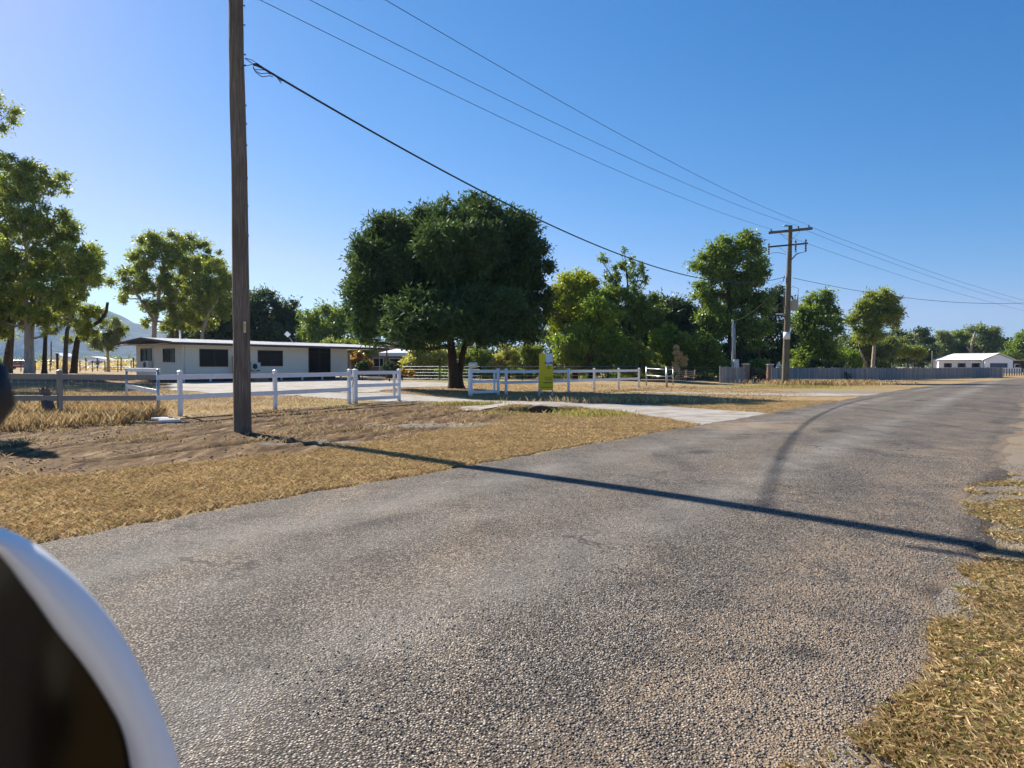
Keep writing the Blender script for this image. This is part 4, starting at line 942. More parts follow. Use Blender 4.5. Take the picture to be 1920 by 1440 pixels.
b.add(c, [(0, 1, 5, 4), (0, 4, 3), (4, 5, 2, 3), (0, 3, 2, 1)])
m = (SG+LW)/2
b.prism([WP(SG-e, -2.0, wz-.05), WP(m, -2.0, wz+1.55), WP(LW+e, -2.0, wz-.05), WP(LW+e, -2.0, wz+.10), WP(m, -2.0, wz+1.72), WP(SG-e, -2.0, wz+.10)], wy*(dW+1.5)); b.build('roof', M['roof_white'], wh)
b = MB(); b.box(WP(SG/2, -e-.34, wz-.04), (SG+2*e, .06, .16), FRW); b.build('gutter', M['dark_blue_door'], wh)
for s in (2.0, 5.0, 8.0):
    b = MB(); b.box(WP(s, -.02, 1.85), (1.7, .08, 1.05), FRW); o = b.build('window', M['win_frame'], wh); b = MB(); b.box(WP(s, -.05, 1.85), (.7, .05, .95), FRW); b.build('pane', M['glass'], o)
b = MB(); b.box(WP(m, -1.64, 1.3), (3.6, .1, 2.1), FRW); b.build('garage_door', M['dark_blue_door'], wh)
for s in (6.9, 9.2): b = MB(); b.box(WP(s, -e-.1, wz/2), (.16, .16, wz), FRW); b.build('verandah_post', M['house_white'], wh)
b = MB(); b.box(WP(5.0, -e-.1, 1.0), (9.2, .05, .06), FRW); b.box(WP(5.0, -e-.1, .6), (9.2, .05, .04), FRW); b.build('verandah_rail', M['dark_steel'], wh)
b = MB(); b.box(WP(m+.9, -4.2, .62), (6.2, .2, 1.25), FRW); o = b.build('low_wall', M['house_white']); tag(o, 'low white block wall in front of the dark garage door', 'wall')
gC = GD(1914, 196); t = thing('house', gC, 'dark brown flat roofed house at the right edge beside the white house', 'house')
b = MB(); b.box(gC+Vector((2, 3, 1.6)), (9, 6, 3.2)); b.build('wall', M['dark_wall'], t); b = MB(); b.box(gC+Vector((1.6, 2.6, 3.3)), (10.2, 7.4, .2)); b.build('roof', M['roof_white'], t)
b = MB(); b.box(gC+Vector((-1.0, -.05, 1.7)), (1.6, .1, 1.2)); o = b.build('window', M['house_white'], t); b = MB(); b.box(gC+Vector((-1.0, -.11, 1.7)), (1.2, .04, .8)); b.build('pane', M['glass'], o)
b = MB(); b.box(gC+Vector((4.0, -.05, 1.2)), (3.2, .1, 2.4)); b.build('garage_door', M['dark_blue_door'], t)
for px, top, D_, lab in ((1715, 621, 150, 'tall thin bare pole among the distant trees left of the white house'), (1748, 658, 170, 'short thin pole just left of the white hipped roof'), (96, 640, 130, 'dark thin pole standing in the paddock between the left tree trunks')):
    g = GD(px, D_); o = MB().tube([g, P(px, top, D_)], [.16, .11], 8).build('slim_pole', M['pole_dark'], smooth=True); tag(o, lab, 'pole')
# sheds and vehicles across the paddock
def shed(px, py, D_, w, h, lab, mat):
    g = GD(px, D_); t = thing('shed', g, lab, 'shed'); b = MB(); b.box(g+Vector((0, 3, h/2)), (w, 6, h)); b.build('wall', mat, t)
    b = MB(); b.prism([g+Vector((a, -.3, h+c)) for a, c in ((-w/2-.3, 0), (w/2+.3, 0), (0, h*.28))], Vector((0, 6.6, 0))); b.build('roof', M['roof_white'], t)
    b = MB(); b.box(g+Vector((w*.15, -.03, h*.42)), (w*.3, .08, h*.84)); b.build('door', M['dark_blue_door'], t)
shed(104, 0, 190, 3.6, 3.4, 'small white shed in the distance between the left tree trunks', M['house_white'])
shed(172, 0, 240, 9, 3.2, 'low pale shed half hidden behind paddock scrub', M['ac_white'])
def oldcar(px, D_, s, lab):
    g = GD(px, D_); t = thing('parked_van', g, lab, 'van', 'faded red vans in the far paddock')
    prof = [(-2.2, .45), (2.2, .45), (2.25, 1.1), (1.7, 1.25), (1.35, 1.95), (-1.9, 2.0), (-2.25, 1.3)]
    b = MB(); b.prism([g+Vector((a*s, 0, c)) for a, c in prof], Vector((0, 1.8, 0))); b.build('body', M['red_paint'], t, bevel=.12)
    for x_ in (-1.4, 1.4): b = MB(); b.lathe(g+Vector((x_*s, -.03, .38)), [(.38, 0), (.38, .22), (.2, .24)], 16, (Vector((1, 0, 0)), Zv, Vector((0, 1, 0)))); b.build('wheel', M['black'], t)
    for a, w in ((-1.1, .8), (0, .8), (1.0, .6)): b = MB(); b.box(g+Vector((a*s, -.01, 1.55)), (w, .05, .45)); b.build('window', M['glass'], t)
oldcar(38, 150, 1, 'faded red van farther left of the two in the paddock'); oldcar(89, 150, -1, 'faded red van beside the white shed in the paddock')

# ================================================================== TREES
def fol(centres, radii, nleaf, ll, lw, droop=.3, flat=.75):
    """leaf quads around clump centres"""
    nc = len(centres); per = np.maximum(6, (nleaf*radii**2/np.sum(radii**2)).astype(int)); ix = np.repeat(np.arange(nc), per); n = len(ix)
    d = RNG.normal(size=(n, 3)); d /= np.linalg.norm(d, axis=1)[:, None]; rr = np.minimum(np.abs(RNG.normal(0, .62, n)), 1.15+.15*RNG.random(n))
    off = d*rr[:, None]*radii[ix][:, None]; off[:, 2] *= flat
    c = centres[ix]+off
    dr = d*.8+RNG.normal(size=(n, 3))*.75; dr[:, 2] -= droop; dr /= np.linalg.norm(dr, axis=1)[:, None]
    wv = np.cross(dr, RNG.normal(size=(n, 3))); wv /= np.linalg.norm(wv, axis=1)[:, None]
    L = ll*RNG.uniform(.6, 1.4, n)[:, None]; W = lw*RNG.uniform(.6, 1.4, n)[:, None]
    V = np.stack([c, c+dr*L*.5+wv*W*.5, c+dr*L, c+dr*L*.5-wv*W*.5], 1)
    return V.reshape(-1, 3), np.arange(n*4).reshape(n, 4)
def bez(a, c, bow, n=7, wob=.0):
    a, c = Vector(a), Vector(c); m = (a+c)/2+Vector(bow); out = []
    for i in range(n+1):
        t = i/n; p = a*(1-t)**2+m*2*t*(1-t)+c*t*t
        if 0 < i < n and wob: p += Vector((random.uniform(-wob, wob), random.uniform(-wob, wob), random.uniform(-wob, wob)))
        out.append(p)
    return out
def tree(name, label, D, trunks, blobs, leaf, n, clump=.9, mat='leaf_mid', bark='bark', cat='tree', group=None, r0=.25, nclump=26, droop=.3, depth=.85, shell=.35, limb=True, seed=None, z0=None, flat=.75, fade=1.0):
    """trunks: list of pixel polylines from the ground up; blobs: (px, py, rx, ry[, depth offset]) foliage masses"""
    if seed is not None: random.seed(seed)
    px0, py0 = trunks[0][0]; base = GD(px0, D); t = thing(name, base, label, cat, group)
    mb = MB(); nodes = []
    for ti, tk in enumerate(trunks):
        g = GD(tk[0][0], D); pts = [g-Zv*.1]; dd = 0
        for (a, c) in tk[1:]: dd += random.uniform(-.25, .25); pts.append(P(a, c, D+dd))
        sm = []
        for i in range(len(pts)-1):
            for q in range(4): sm.append(pts[i].lerp(pts[i+1], q/4)+Vector((random.uniform(-.3, .3), random.uniform(-.3, .3), 0))*r0*.25*(1 if q else 0))
        sm.append(pts[-1]); m = len(sm); rr = [r0*(1.35 if i == 0 else 1.1 if i == 1 else 1)*(1-.6*i/m) for i in range(m)]
        if ti: rr = [x*.75 for x in rr]
        mb.tube(sm, rr, 10); nodes += [(p, r) for p, r in zip(sm, rr)][m//3:]
    cs = []; rs = []
    tot = sum(b_[2]*b_[3] for b_ in blobs)
    for bi, b_ in enumerate(blobs):
        off = b_[4] if len(b_) > 4 else random.uniform(-.5, .5)*b_[2]/F*D
        c = P(b_[0], b_[1], D+off); rx_, rz_ = b_[2]/F*D, b_[3]/F*D; ryy = rx_*depth
        if limb:
            nd, r = min(nodes, key=lambda q: (q[0]-c).length+(2.5 if q[0].z > c.z else 0)*1.0)
            lp = bez(nd, c, (0, 0, -.12*(c-nd).length), 7, .05*(c-nd).length/3); rr = [r*.55*(1-.75*i/7)+.012 for i in range(8)]; mb.tube(lp, rr, 7)
        k = max(4, int(nclump*len(blobs)*b_[2]*b_[3]/tot))
        for i in range(k):
            v = np.array([random.gauss(0, 1) for _ in range(3)]); v /= np.linalg.norm(v)
            q = random.random()**shell; p = Vector((c.x+v[0]*rx_*q, c.y+v[1]*ryy*q, c.z+v[2]*rz_*q))
            gz0 = float(T(p.x, p.y))+.25
            if p.z < gz0: p.z = gz0+random.uniform(0, .3)
            cr = clump*random.uniform(.55, 1.25)*min(1, max(.35, rx_/1.6)); cs.append(p); rs.append(cr)
            if limb and random.random() < min(1, 14/k):
                s_ = lp[random.choice((4, 5, 6, 7))]; mb.tube(bez(s_, p, (0, 0, -.1*(p-s_).length), 4, .06), [rr[5]*.7, rr[6]*.6, .02, .015, .008], 5)
    mb.build('trunk', M[bark], t, True)
    V, Q = fol(np.array(cs), np.array(rs), n, leaf[0], leaf[1], droop, flat); nmesh('crown', V, Q, M[mat], t)
    return t

# big spreading tree by the driveway
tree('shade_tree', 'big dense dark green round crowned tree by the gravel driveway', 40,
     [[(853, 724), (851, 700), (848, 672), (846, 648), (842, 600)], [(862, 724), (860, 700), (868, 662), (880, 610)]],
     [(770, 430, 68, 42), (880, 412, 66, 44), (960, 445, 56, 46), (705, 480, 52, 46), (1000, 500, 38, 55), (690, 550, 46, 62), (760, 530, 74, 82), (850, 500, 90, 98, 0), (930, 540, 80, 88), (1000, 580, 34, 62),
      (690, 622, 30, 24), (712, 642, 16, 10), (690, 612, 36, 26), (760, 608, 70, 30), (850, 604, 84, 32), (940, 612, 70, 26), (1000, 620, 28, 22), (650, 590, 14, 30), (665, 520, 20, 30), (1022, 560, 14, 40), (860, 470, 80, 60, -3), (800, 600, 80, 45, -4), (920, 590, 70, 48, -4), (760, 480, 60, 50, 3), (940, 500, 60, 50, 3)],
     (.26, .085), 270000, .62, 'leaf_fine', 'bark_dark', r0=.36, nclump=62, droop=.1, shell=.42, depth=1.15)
# left group of gums
LG = 'gum trees in the paddock at left'
tree('gum_tree', 'tall leafy gum with the thick white trunk at far left', 56, [[(53, 698), (52, 650), (50, 600), (48, 540), (50, 470)], [(60, 698), (59, 650), (62, 590), (80, 520)]],
     [(30, 340, 58, 42), (88, 345, 36, 28), (40, 410, 66, 48), (105, 425, 40, 34), (60, 480, 70, 42), (130, 478, 46, 36), (30, 520, 60, 36), (100, 540, 56, 30), (-40, 430, 60, 80), (-20, 540, 50, 50), (160, 500, 26, 30), (60, 590, 46, 22), (135, 590, 24, 18), (0, 600, 40, 26), (165, 530, 22, 16), (95, 620, 20, 12), (20, 300, 30, 14)],
     (.32, .11), 66000, .66, 'leaf_gum', 'bark_white', group=LG, r0=.27, nclump=21, seed=11)
tree('gum_tree', 'slim gum at the far left edge leaning against the big gums', 60, [[(8, 697), (14, 660), (22, 620), (18, 560)], [(18, 698), (22, 650), (26, 600)]], [(20, 575, 34, 32), (-20, 600, 40, 40), (45, 600, 24, 20), (10, 540, 40, 24)],
     (.28, .09), 13000, .8, 'leaf_gum', 'bark', group=LG, r0=.26, nclump=9, seed=12)
tree('gum_tree', 'young gum with a straight thin dark trunk right of the white trunk', 60, [[(83, 694), (84, 660), (86, 620), (84, 590)]], [(86, 580, 30, 26), (70, 560, 30, 24), (108, 565, 26, 24), (90, 610, 18, 14)],
     (.28, .09), 12000, .7, 'leaf_gum', 'bark_dark', group=LG, r0=.2, nclump=10, seed=13)
tree('gum_tree', 'gum with a thin forked trunk between the dark young gum and the leaning tree', 58, [[(121, 697), (123, 660), (126, 620), (135, 595), (140, 560)]], [(150, 520, 30, 24), (175, 490, 22, 26), (126, 560, 26, 20), (120, 600, 16, 12), (160, 552, 14, 10)],
     (.28, .09), 11000, .75, 'leaf_gum', 'bark', group=LG, r0=.2, nclump=9, seed=14)
tree('leaning_tree', 'bare limbed tree leaning right with a forked broken branch', 62, [[(137, 694), (141, 660), (146, 634), (165, 615), (188, 602), (199, 585), (202, 567)], [(139, 690), (146, 640), (160, 600), (175, 585)]],
     [(165, 585, 26, 14), (190, 592, 14, 12), (160, 625, 22, 18), (150, 600, 16, 12), (128, 640, 16, 14)], (.24, .08), 6500, .6, 'leaf_gum', 'bark_dark', r0=.26, nclump=8, seed=15)
tree('gum_tree', 'soft grey green small tree just left of the cream bungalow', 85, [[(203, 690), (202, 660), (200, 630)]], [(205, 620, 22, 20), (222, 612, 16, 14), (190, 640, 20, 16), (215, 640, 18, 14)],
     (.34, .11), 7000, .8, 'leaf_gumfar', 'bark_white', r0=.18, nclump=9, seed=16, droop=.5)
tree('gum_tree', 'tallest gum at the left edge whose high branch tips hang in the frame', 60, [[(-70, 700), (-66, 600), (-64, 400), (-60, 250)]], [(2, 215, 30, 34, 0), (-60, 190, 60, 50), (-110, 300, 60, 60), (-60, 330, 50, 50), (-150, 420, 60, 60)],
     (.30, .10), 24000, .8, 'leaf_gum', 'bark_gum', group=LG, r0=.3, nclump=16, seed=17)
tree('gum_tree', 'nearer gum at the left edge standing just behind the grey rail fence', 33, [[(-110, 740), (-105, 600), (-90, 450)]], [(-60, 400, 44, 36), (-100, 350, 60, 50), (-30, 330, 26, 24), (-140, 430, 60, 50), (-70, 460, 40, 26), (-10, 440, 22, 18)],
     (.20, .07), 22000, .6, 'leaf_gum', 'bark', group=LG, r0=.2, nclump=14, seed=19)
tree('small_tree', 'leafy small tree standing past the left end of the grey fence', 16.8, [[(-150, 830), (-145, 700), (-140, 560)]], [(-95, 470, 46, 46, 0), (-85, 545, 36, 36), (-150, 425, 46, 46), (-130, 600, 50, 40), (-66, 425, 24, 24), (-190, 520, 50, 60), (-60, 520, 20, 26), (-120, 640, 50, 40)],
     (.13, .055), 26000, .36, 'leaf_gum', 'bark', cat='small tree', r0=.08, nclump=16, seed=18)
# gums behind the bungalow
BG = 'gum trees behind the cream bungalow'
tree('gum_tree', 'tall open gum behind the left end of the cream bungalow', 76, [[(288, 690), (288, 640), (292, 590), (300, 540), (308, 490)], [(290, 690), (288, 600), (262, 560), (240, 530)]],
     [(298, 450, 36, 22), (335, 455, 30, 18), (270, 485, 34, 20), (330, 490, 46, 26), (240, 520, 36, 22), (300, 530, 40, 22), (225, 555, 18, 14), (285, 570, 22, 24), (262, 500, 26, 18), (250, 545, 26, 12), (345, 540, 34, 24), (370, 560, 30, 22), (310, 575, 30, 20), (335, 600, 34, 22), (275, 600, 14, 18)],
     (.30, .11), 42000, .72, 'leaf_gum', 'bark_gum', group=BG, r0=.28, nclump=9, seed=21)
tree('gum_tree', 'gum with a reddish trunk above the middle of the bungalow roof', 80, [[(320, 690), (322, 620), (324, 560), (340, 500)], [(330, 690), (332, 620), (345, 560)]],
     [(365, 465, 32, 22), (350, 510, 40, 24), (330, 560, 30, 24), (380, 500, 34, 24), (322, 610, 26, 20), (350, 600, 26, 22), (395, 540, 34, 30), (375, 590, 34, 28), (410, 575, 30, 28), (405, 490, 22, 18)], (.30, .11), 36000, .74, 'leaf_gum', 'bark', group=BG, r0=.24, nclump=10, seed=22)
tree('gum_tree', 'gum with a curving pale trunk left of the near pole', 74, [[(375, 690), (380, 620), (392, 585), (408, 562), (404, 540)]],
     [(405, 520, 30, 24), (390, 545, 28, 20), (425, 545, 22, 20), (400, 500, 26, 14), (375, 575, 24, 16)], (.32, .11), 13000, .8, 'leaf_gum', 'bark_gum', group=BG, r0=.2, nclump=10, seed=23)
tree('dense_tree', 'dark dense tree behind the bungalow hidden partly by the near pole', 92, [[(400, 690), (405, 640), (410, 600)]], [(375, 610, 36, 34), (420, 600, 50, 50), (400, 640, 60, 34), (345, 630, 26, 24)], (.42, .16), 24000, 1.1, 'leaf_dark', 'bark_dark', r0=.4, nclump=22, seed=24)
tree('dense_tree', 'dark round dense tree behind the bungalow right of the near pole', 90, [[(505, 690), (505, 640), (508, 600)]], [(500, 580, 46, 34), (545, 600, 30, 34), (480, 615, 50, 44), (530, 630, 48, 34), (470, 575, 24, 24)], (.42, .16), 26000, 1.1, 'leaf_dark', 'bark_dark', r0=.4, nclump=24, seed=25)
tree('leafy_tree', 'mid green tree behind the flat antenna on the bungalow roof', 84, [[(610, 690), (610, 640), (605, 610)]], [(605, 600, 36, 26), (640, 610, 32, 30), (590, 630, 30, 24), (630, 640, 40, 26), (570, 595, 14, 14)], (.38, .15), 17000, 1.0, 'leaf_mid', 'bark_dark', r0=.3, nclump=20, seed=26)
tree('leafy_tree', 'low yellow green shrub top above the right part of the bungalow roof', 76, [[(640, 690), (640, 660)]], [(625, 645, 24, 10), (655, 650, 24, 12), (680, 655, 26, 12)], (.34, .13), 5000, .7, 'leaf_shrub', 'bark_dark', r0=.12, nclump=12, seed=27)
# right hand trees
tree('lime_tree', 'yellow green round topped tree right of the big dark tree', 66, [[(1078, 700), (1078, 640), (1080, 590)]], [(1075, 540, 40, 30), (1105, 535, 22, 22), (1060, 575, 34, 34), (1095, 580, 34, 34), (1045, 600, 22, 26)], (.26, .11), 34000, .75, 'leaf_lime', 'bark_dark', r0=.25, nclump=34, seed=31)
tree('leafy_tree', 'bright leaved tree below and beside the yellow green crown', 64, [[(1110, 700), (1105, 640), (1112, 600)]], [(1110, 620, 44, 26), (1075, 640, 38, 24), (1140, 590, 26, 20), (1120, 580, 30, 24), (1140, 640, 34, 26)], (.28, .11), 26000, .8, 'leaf_bright', 'bark_dark', r0=.25, nclump=20, seed=32)
tree('spire_tree', 'dark tree with several thin pointed tops left of the sky gap', 72, [[(1160, 700), (1162, 640), (1168, 580)], [(1172, 700), (1180, 620), (1178, 560)]],
     [(1133, 505, 10, 28), (1128, 485, 6, 14), (1152, 520, 15, 30), (1176, 500, 13, 32), (1172, 485, 8, 22), (1196, 525, 15, 34), (1212, 520, 8, 26), (1150, 560, 34, 28), (1195, 570, 32, 30), (1165, 610, 50, 34), (1215, 600, 28, 30), (1160, 650, 50, 34)],
     (.32, .13), 34000, .72, 'leaf_mid', 'bark_dark', r0=.3, nclump=16, seed=33)
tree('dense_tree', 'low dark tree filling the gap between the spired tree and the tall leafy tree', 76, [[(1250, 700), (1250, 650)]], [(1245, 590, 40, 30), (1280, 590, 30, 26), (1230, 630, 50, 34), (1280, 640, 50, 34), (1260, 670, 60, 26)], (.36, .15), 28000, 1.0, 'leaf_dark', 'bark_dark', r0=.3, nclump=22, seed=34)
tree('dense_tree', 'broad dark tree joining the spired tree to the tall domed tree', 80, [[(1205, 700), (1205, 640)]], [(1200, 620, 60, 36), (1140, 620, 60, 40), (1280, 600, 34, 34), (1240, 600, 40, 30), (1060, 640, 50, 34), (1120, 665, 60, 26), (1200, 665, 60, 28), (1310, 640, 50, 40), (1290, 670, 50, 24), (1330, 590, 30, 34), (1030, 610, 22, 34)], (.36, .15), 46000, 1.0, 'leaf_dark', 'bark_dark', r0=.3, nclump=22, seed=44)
tree('leafy_tree', 'tall leafy tree with a domed crown left of the far power pole', 70, [[(1370, 700), (1370, 640), (1368, 580), (1365, 520)], [(1385, 700), (1392, 620), (1400, 560)]],
     [(1345, 470, 34, 26), (1392, 460, 30, 26), (1398, 445, 12, 16), (1330, 505, 36, 30), (1380, 510, 48, 40), (1422, 500, 24, 36), (1325, 550, 34, 30), (1380, 570, 52, 36), (1425, 560, 26, 30), (1350, 610, 48, 30), (1410, 620, 40, 30)],
     (.30, .13), 60000, .85, 'leaf_mid', 'bark_dark', r0=.36, nclump=19, seed=35)
tree('dense_tree', 'dark shaded tree directly behind the far power pole', 78, [[(1450, 700), (1450, 640)]], [(1455, 560, 20, 30), (1440, 600, 34, 34), (1460, 640, 34, 40), (1420, 660, 50, 30), (1370, 670, 60, 26), (1320, 670, 50, 30)], (.36, .15), 28000, 1.0, 'leaf_dark', 'bark_dark', r0=.3, nclump=20, seed=36)
tree('leafy_tree', 'rounded green tree just right of the far power pole', 84, [[(1530, 700), (1530, 650), (1528, 610)]], [(1535, 570, 28, 26), (1560, 590, 18, 28), (1510, 595, 26, 26), (1540, 625, 36, 34), (1510, 645, 34, 30), (1550, 665, 34, 26), (1505, 675, 30, 20)], (.36, .14), 34000, .9, 'leaf_mid', 'bark_dark', r0=.32, nclump=20, seed=37)
tree('gum_tree', 'gum with a full rounded top on pale bare limbs right of the far power pole', 104, [[(1636, 694), (1638, 665), (1640, 640), (1650, 610)], [(1622, 694), (1620, 675), (1612, 655)]],
     [(1650, 560, 26, 20), (1668, 580, 22, 22), (1628, 575, 22, 18), (1605, 600, 18, 12), (1645, 595, 28, 18), (1680, 608, 12, 10), (1630, 625, 24, 14), (1606, 622, 14, 12)], (.42, .15), 24000, .9, 'leaf_gum', 'bark_gum', r0=.3, nclump=13, seed=38)
tree('leafy_tree', 'lower grey green growth behind the paling fence under the pale limbed gum', 112, [[(1625, 694), (1625, 670)]], [(1590, 640, 24, 16), (1620, 650, 30, 18), (1650, 660, 24, 20), (1600, 670, 30, 18), (1640, 680, 34, 14), (1680, 650, 20, 18)], (.46, .17), 18000, 1.0, 'leaf_gumfar', 'bark_gum', r0=.2, nclump=16, seed=39)
tree('shrub', 'bright green round shrub behind the paling fence', 92, [[(1588, 697), (1588, 685)]], [(1588, 676, 26, 20), (1574, 684, 16, 14), (1604, 684, 16, 14)], (.26, .12), 12000, .7, 'leaf_bright', 'bark_dark', cat='shrub', r0=.1, nclump=24, seed=40)
tree('umbrella_tree', 'flat spreading tree with pale crossing limbs left of the white house', 125, [[(1674, 694), (1674, 676), (1676, 664)]], [(1650, 656, 18, 7), (1676, 652, 24, 7), (1704, 655, 24, 8), (1724, 664, 14, 8), (1690, 662, 40, 6)], (.40, .14), 12000, .8, 'leaf_shrub', 'bark_gum', r0=.28, nclump=24, seed=41, flat=.45)
tree('leafy_tree', 'dark tree behind the umbrella shaped tree', 150, [[(1675, 692), (1675, 670)]], [(1672, 632, 22, 12), (1690, 645, 20, 16), (1655, 645, 18, 14), (1680, 665, 34, 18)], (.55, .2), 9000, 1.2, 'leaf_dark', 'bark_dark', r0=.3, nclump=18, seed=42)
FG = 'distant trees behind the white house'
far_trees = [(1702, 190, [(1700, 640, 18, 12), (1705, 662, 22, 18)], 'distant tree with an olive top left of the thin bare pole', 'leaf_gumfar'),
 (1730, 200, [(1728, 628, 16, 10), (1740, 638, 16, 12), (1730, 660, 24, 20), (1722, 675, 20, 12)], 'distant tree right of the thin bare pole with a ragged top', 'leaf_dark'),
 (1770, 210, [(1768, 632, 14, 10), (1775, 645, 18, 16), (1760, 662, 20, 18)], 'distant tree above the left end of the white roof', 'leaf_gumfar'),
 (1800, 212, [(1797, 628, 13, 10), (1806, 642, 18, 16), (1795, 660, 22, 18)], 'distant leafy tree above the middle of the white roof', 'leaf_mid'),
 (1822, 205, [(1828, 616, 12, 9), (1848, 622, 18, 12), (1862, 634, 14, 12), (1840, 645, 24, 14), (1850, 660, 24, 16)], 'distant tall gum with a white forked trunk over the white roof', 'leaf_gumfar'),
 (1885, 215, [(1880, 640, 14, 10), (1885, 658, 22, 16), (1872, 666, 16, 12)], 'distant dark tree above the garage gable', 'leaf_dark'),
 (1912, 195, [(1915, 634, 16, 12), (1908, 652, 24, 16), (1930, 650, 24, 30), (1900, 668, 22, 12)], 'distant leaning leafy tree at the right edge of the view', 'leaf_mid')]
for i, (px, D_, bl_, lab, mt) in enumerate(far_trees):
    tk = [[(px, 690), (px+1, 665), (px+3, 640)]]
    if px == 1822: tk = [[(1821, 690), (1821, 655), (1823, 640), (1829, 622)], [(1821, 690), (1820, 660), (1812, 650)]]
    tree('distant_tree', lab, D_, tk, bl_, (.75, .28), 9500, 1.5, mt, 'bark_white' if px == 1822 else 'bark', group=FG, r0=.42 if px == 1822 else .3, nclump=13, seed=50+i)
# far treeline: reads as one mass
def massband(name, px0, px1, D_, top, n, mat, lab, leaf, seed):
    rs_ = np.random.default_rng(seed); pts = []; rad = []
    for i in range(n):
        px = rs_.uniform(px0, px1); dd = D_*rs_.uniform(.92, 1.12); g = GD(px, dd); hh = (688-top+rs_.uniform(-3, 3))/F*dd+H*1.0-g.z; hh *= .72+.28*(.5+.5*math.sin(px*.05+seed))
        pts.append((g.x, g.y, g.z+abs(hh)*rs_.uniform(.1, 1))); rad.append(dd/F*7*rs_.uniform(.6, 1.2))
    V, Q = fol(np.array(pts), np.array(rad), n*55, leaf, leaf*.4); o = nmesh(name, V, Q, M[mat]); tag(o, lab, 'scrub', kind='stuff')
massband('far_scrub', -200, 420, 330, 668, 300, 'leaf_gumfar', 'far grey green scrub along the paddock horizon at left', 1.0, 3)
massband('far_scrub', 60, 260, 135, 679, 130, 'leaf_dry', 'brown leafless scrub behind the paddock fence at left', .42, 9)
massband('far_scrub', 1480, 2300, 300, 665, 320, 'leaf_gumfar', 'far dark scrub closing the horizon at right', 1.0, 5)
massband('tree_belt', 380, 1600, 100, 630, 700, 'leaf_dark', 'dark tree belt closing the view behind the garden trees', .5, 7)

def undergrowth(px0, px1, D0, D1, hmax, n, mat, lab, leaf, seed):
    rs_ = np.random.default_rng(seed); px = rs_.uniform(px0, px1, n); dd = rs_.uniform(D0, D1, n); X = (px-960)/F*dd; hm = hmax*(.65+.35*vnoise(X, dd, .35, seed))
    pts = np.stack([X, dd, T(X, dd)+hm*rs_.uniform(.05, 1, n)], -1); V, Q = fol(pts, np.full(n, .42)*rs_.uniform(.7, 1.2, n), n*70, leaf, leaf*.45)
    o = nmesh('undergrowth', V, Q, M[mat]); tag(o, lab, 'undergrowth', kind='stuff')
undergrowth(775, 1350, 68, 72, 1.9, 420, 'leaf_mid', 'dark leafy undergrowth closing the hedge line behind the wire fence', .24, 21)
undergrowth(1350, 1590, 72, 78, 2.2, 200, 'leaf_dark', 'dark growth in the shade behind the brick gate pillars', .26, 22)
massband('garden_mass', 765, 1060, 76, 648, 260, 'leaf_dark', 'dark garden growth behind the pale shrubs and under the big tree', .32, 4)
# hedge and shrubs behind the wire fence
HG = 'shrubs along the wire fence'
def shrub(px, D_, bl_, lab, mt, n=7000, lf=(.2, .09), clump=.5, seed=1, cat='shrub', nm='shrub', nc=26):
    tree(nm, lab, D_, [[(px, 704), (px, 690)]], bl_, lf, n, clump, mt, 'bark_dark', cat=cat, group=HG, r0=.06, nclump=nc, seed=seed, shell=.4)
shrub(800, 66, [(800, 672, 34, 24), (775, 685, 22, 18), (828, 676, 22, 18), (785, 655, 14, 10)], 'large cream leaved shrub between the gazebo and the dark tree trunk', 'leaf_pale', 15000, (.26, .14), .55, 61)
shrub(905, 70, [(880, 672, 24, 18), (912, 680, 26, 18), (900, 660, 20, 12)], 'brown green shrub right behind the dark tree trunk', 'leaf_shrub', 12000, seed=62)
shrub(955, 68, [(950, 665, 20, 18), (935, 680, 18, 16), (968, 680, 18, 16)], 'pale pink flecked shrub left of the yellow sign', 'leaf_pale', 7000, seed=63)
shrub(990, 67, [(993, 668, 24, 22), (985, 650, 8, 14), (1010, 680, 22, 16), (1000, 652, 14, 10)], 'yellowish shrub right behind the sale sign', 'leaf_shrub', 13000, seed=64)
shrub(1075, 65, [(1075, 665, 38, 30), (1050, 680, 22, 18), (1100, 680, 24, 18), (1065, 645, 22, 12)], 'rounded yellow green weeping shrub right of the sale sign', 'leaf_shrub', 22000, (.24, .07), .5, 65)
shrub(1140, 64, [(1140, 660, 26, 22), (1165, 678, 26, 18), (1125, 685, 22, 14)], 'leafy green shrub over the middle of the white fence', 'leaf_mid', 14000, (.26, .11), .55, 66)
shrub(1200, 64, [(1198, 655, 18, 16), (1205, 675, 28, 18), (1225, 690, 26, 12), (1180, 690, 24, 12)], 'light green shrub with dry stems behind the right end of the white fence', 'leaf_shrub', 13000, seed=67)
shrub(1275, 66, [(1270, 660, 8, 14), (1280, 676, 12, 12), (1268, 688, 8, 10)], 'dry straw coloured bush above the timber pallets', 'leaf_dry', 3200, (.20, .06), .36, 68)
shrub(1310, 67, [(1305, 665, 34, 22), (1330, 680, 28, 20), (1295, 640, 26, 18), (1330, 650, 20, 16)], 'mid green broad leaved bush right of the dry straw bush', 'leaf_mid', 20000, (.30, .14), .6, 69)
shrub(1420, 68, [(1420, 690, 22, 12), (1405, 697, 14, 10), (1432, 682, 12, 8)], 'dark leafy plant hanging over the driveway gate', 'leaf_mid', 6000, (.30, .13), .45, 70)
shrub(1245, 68, [(1240, 640, 22, 18), (1255, 620, 14, 14), (1240, 665, 24, 20)], 'fresh green broad leaved tree fern shape left of the straw bush', 'leaf_bright', 9000, (.34, .15), .55, 71)
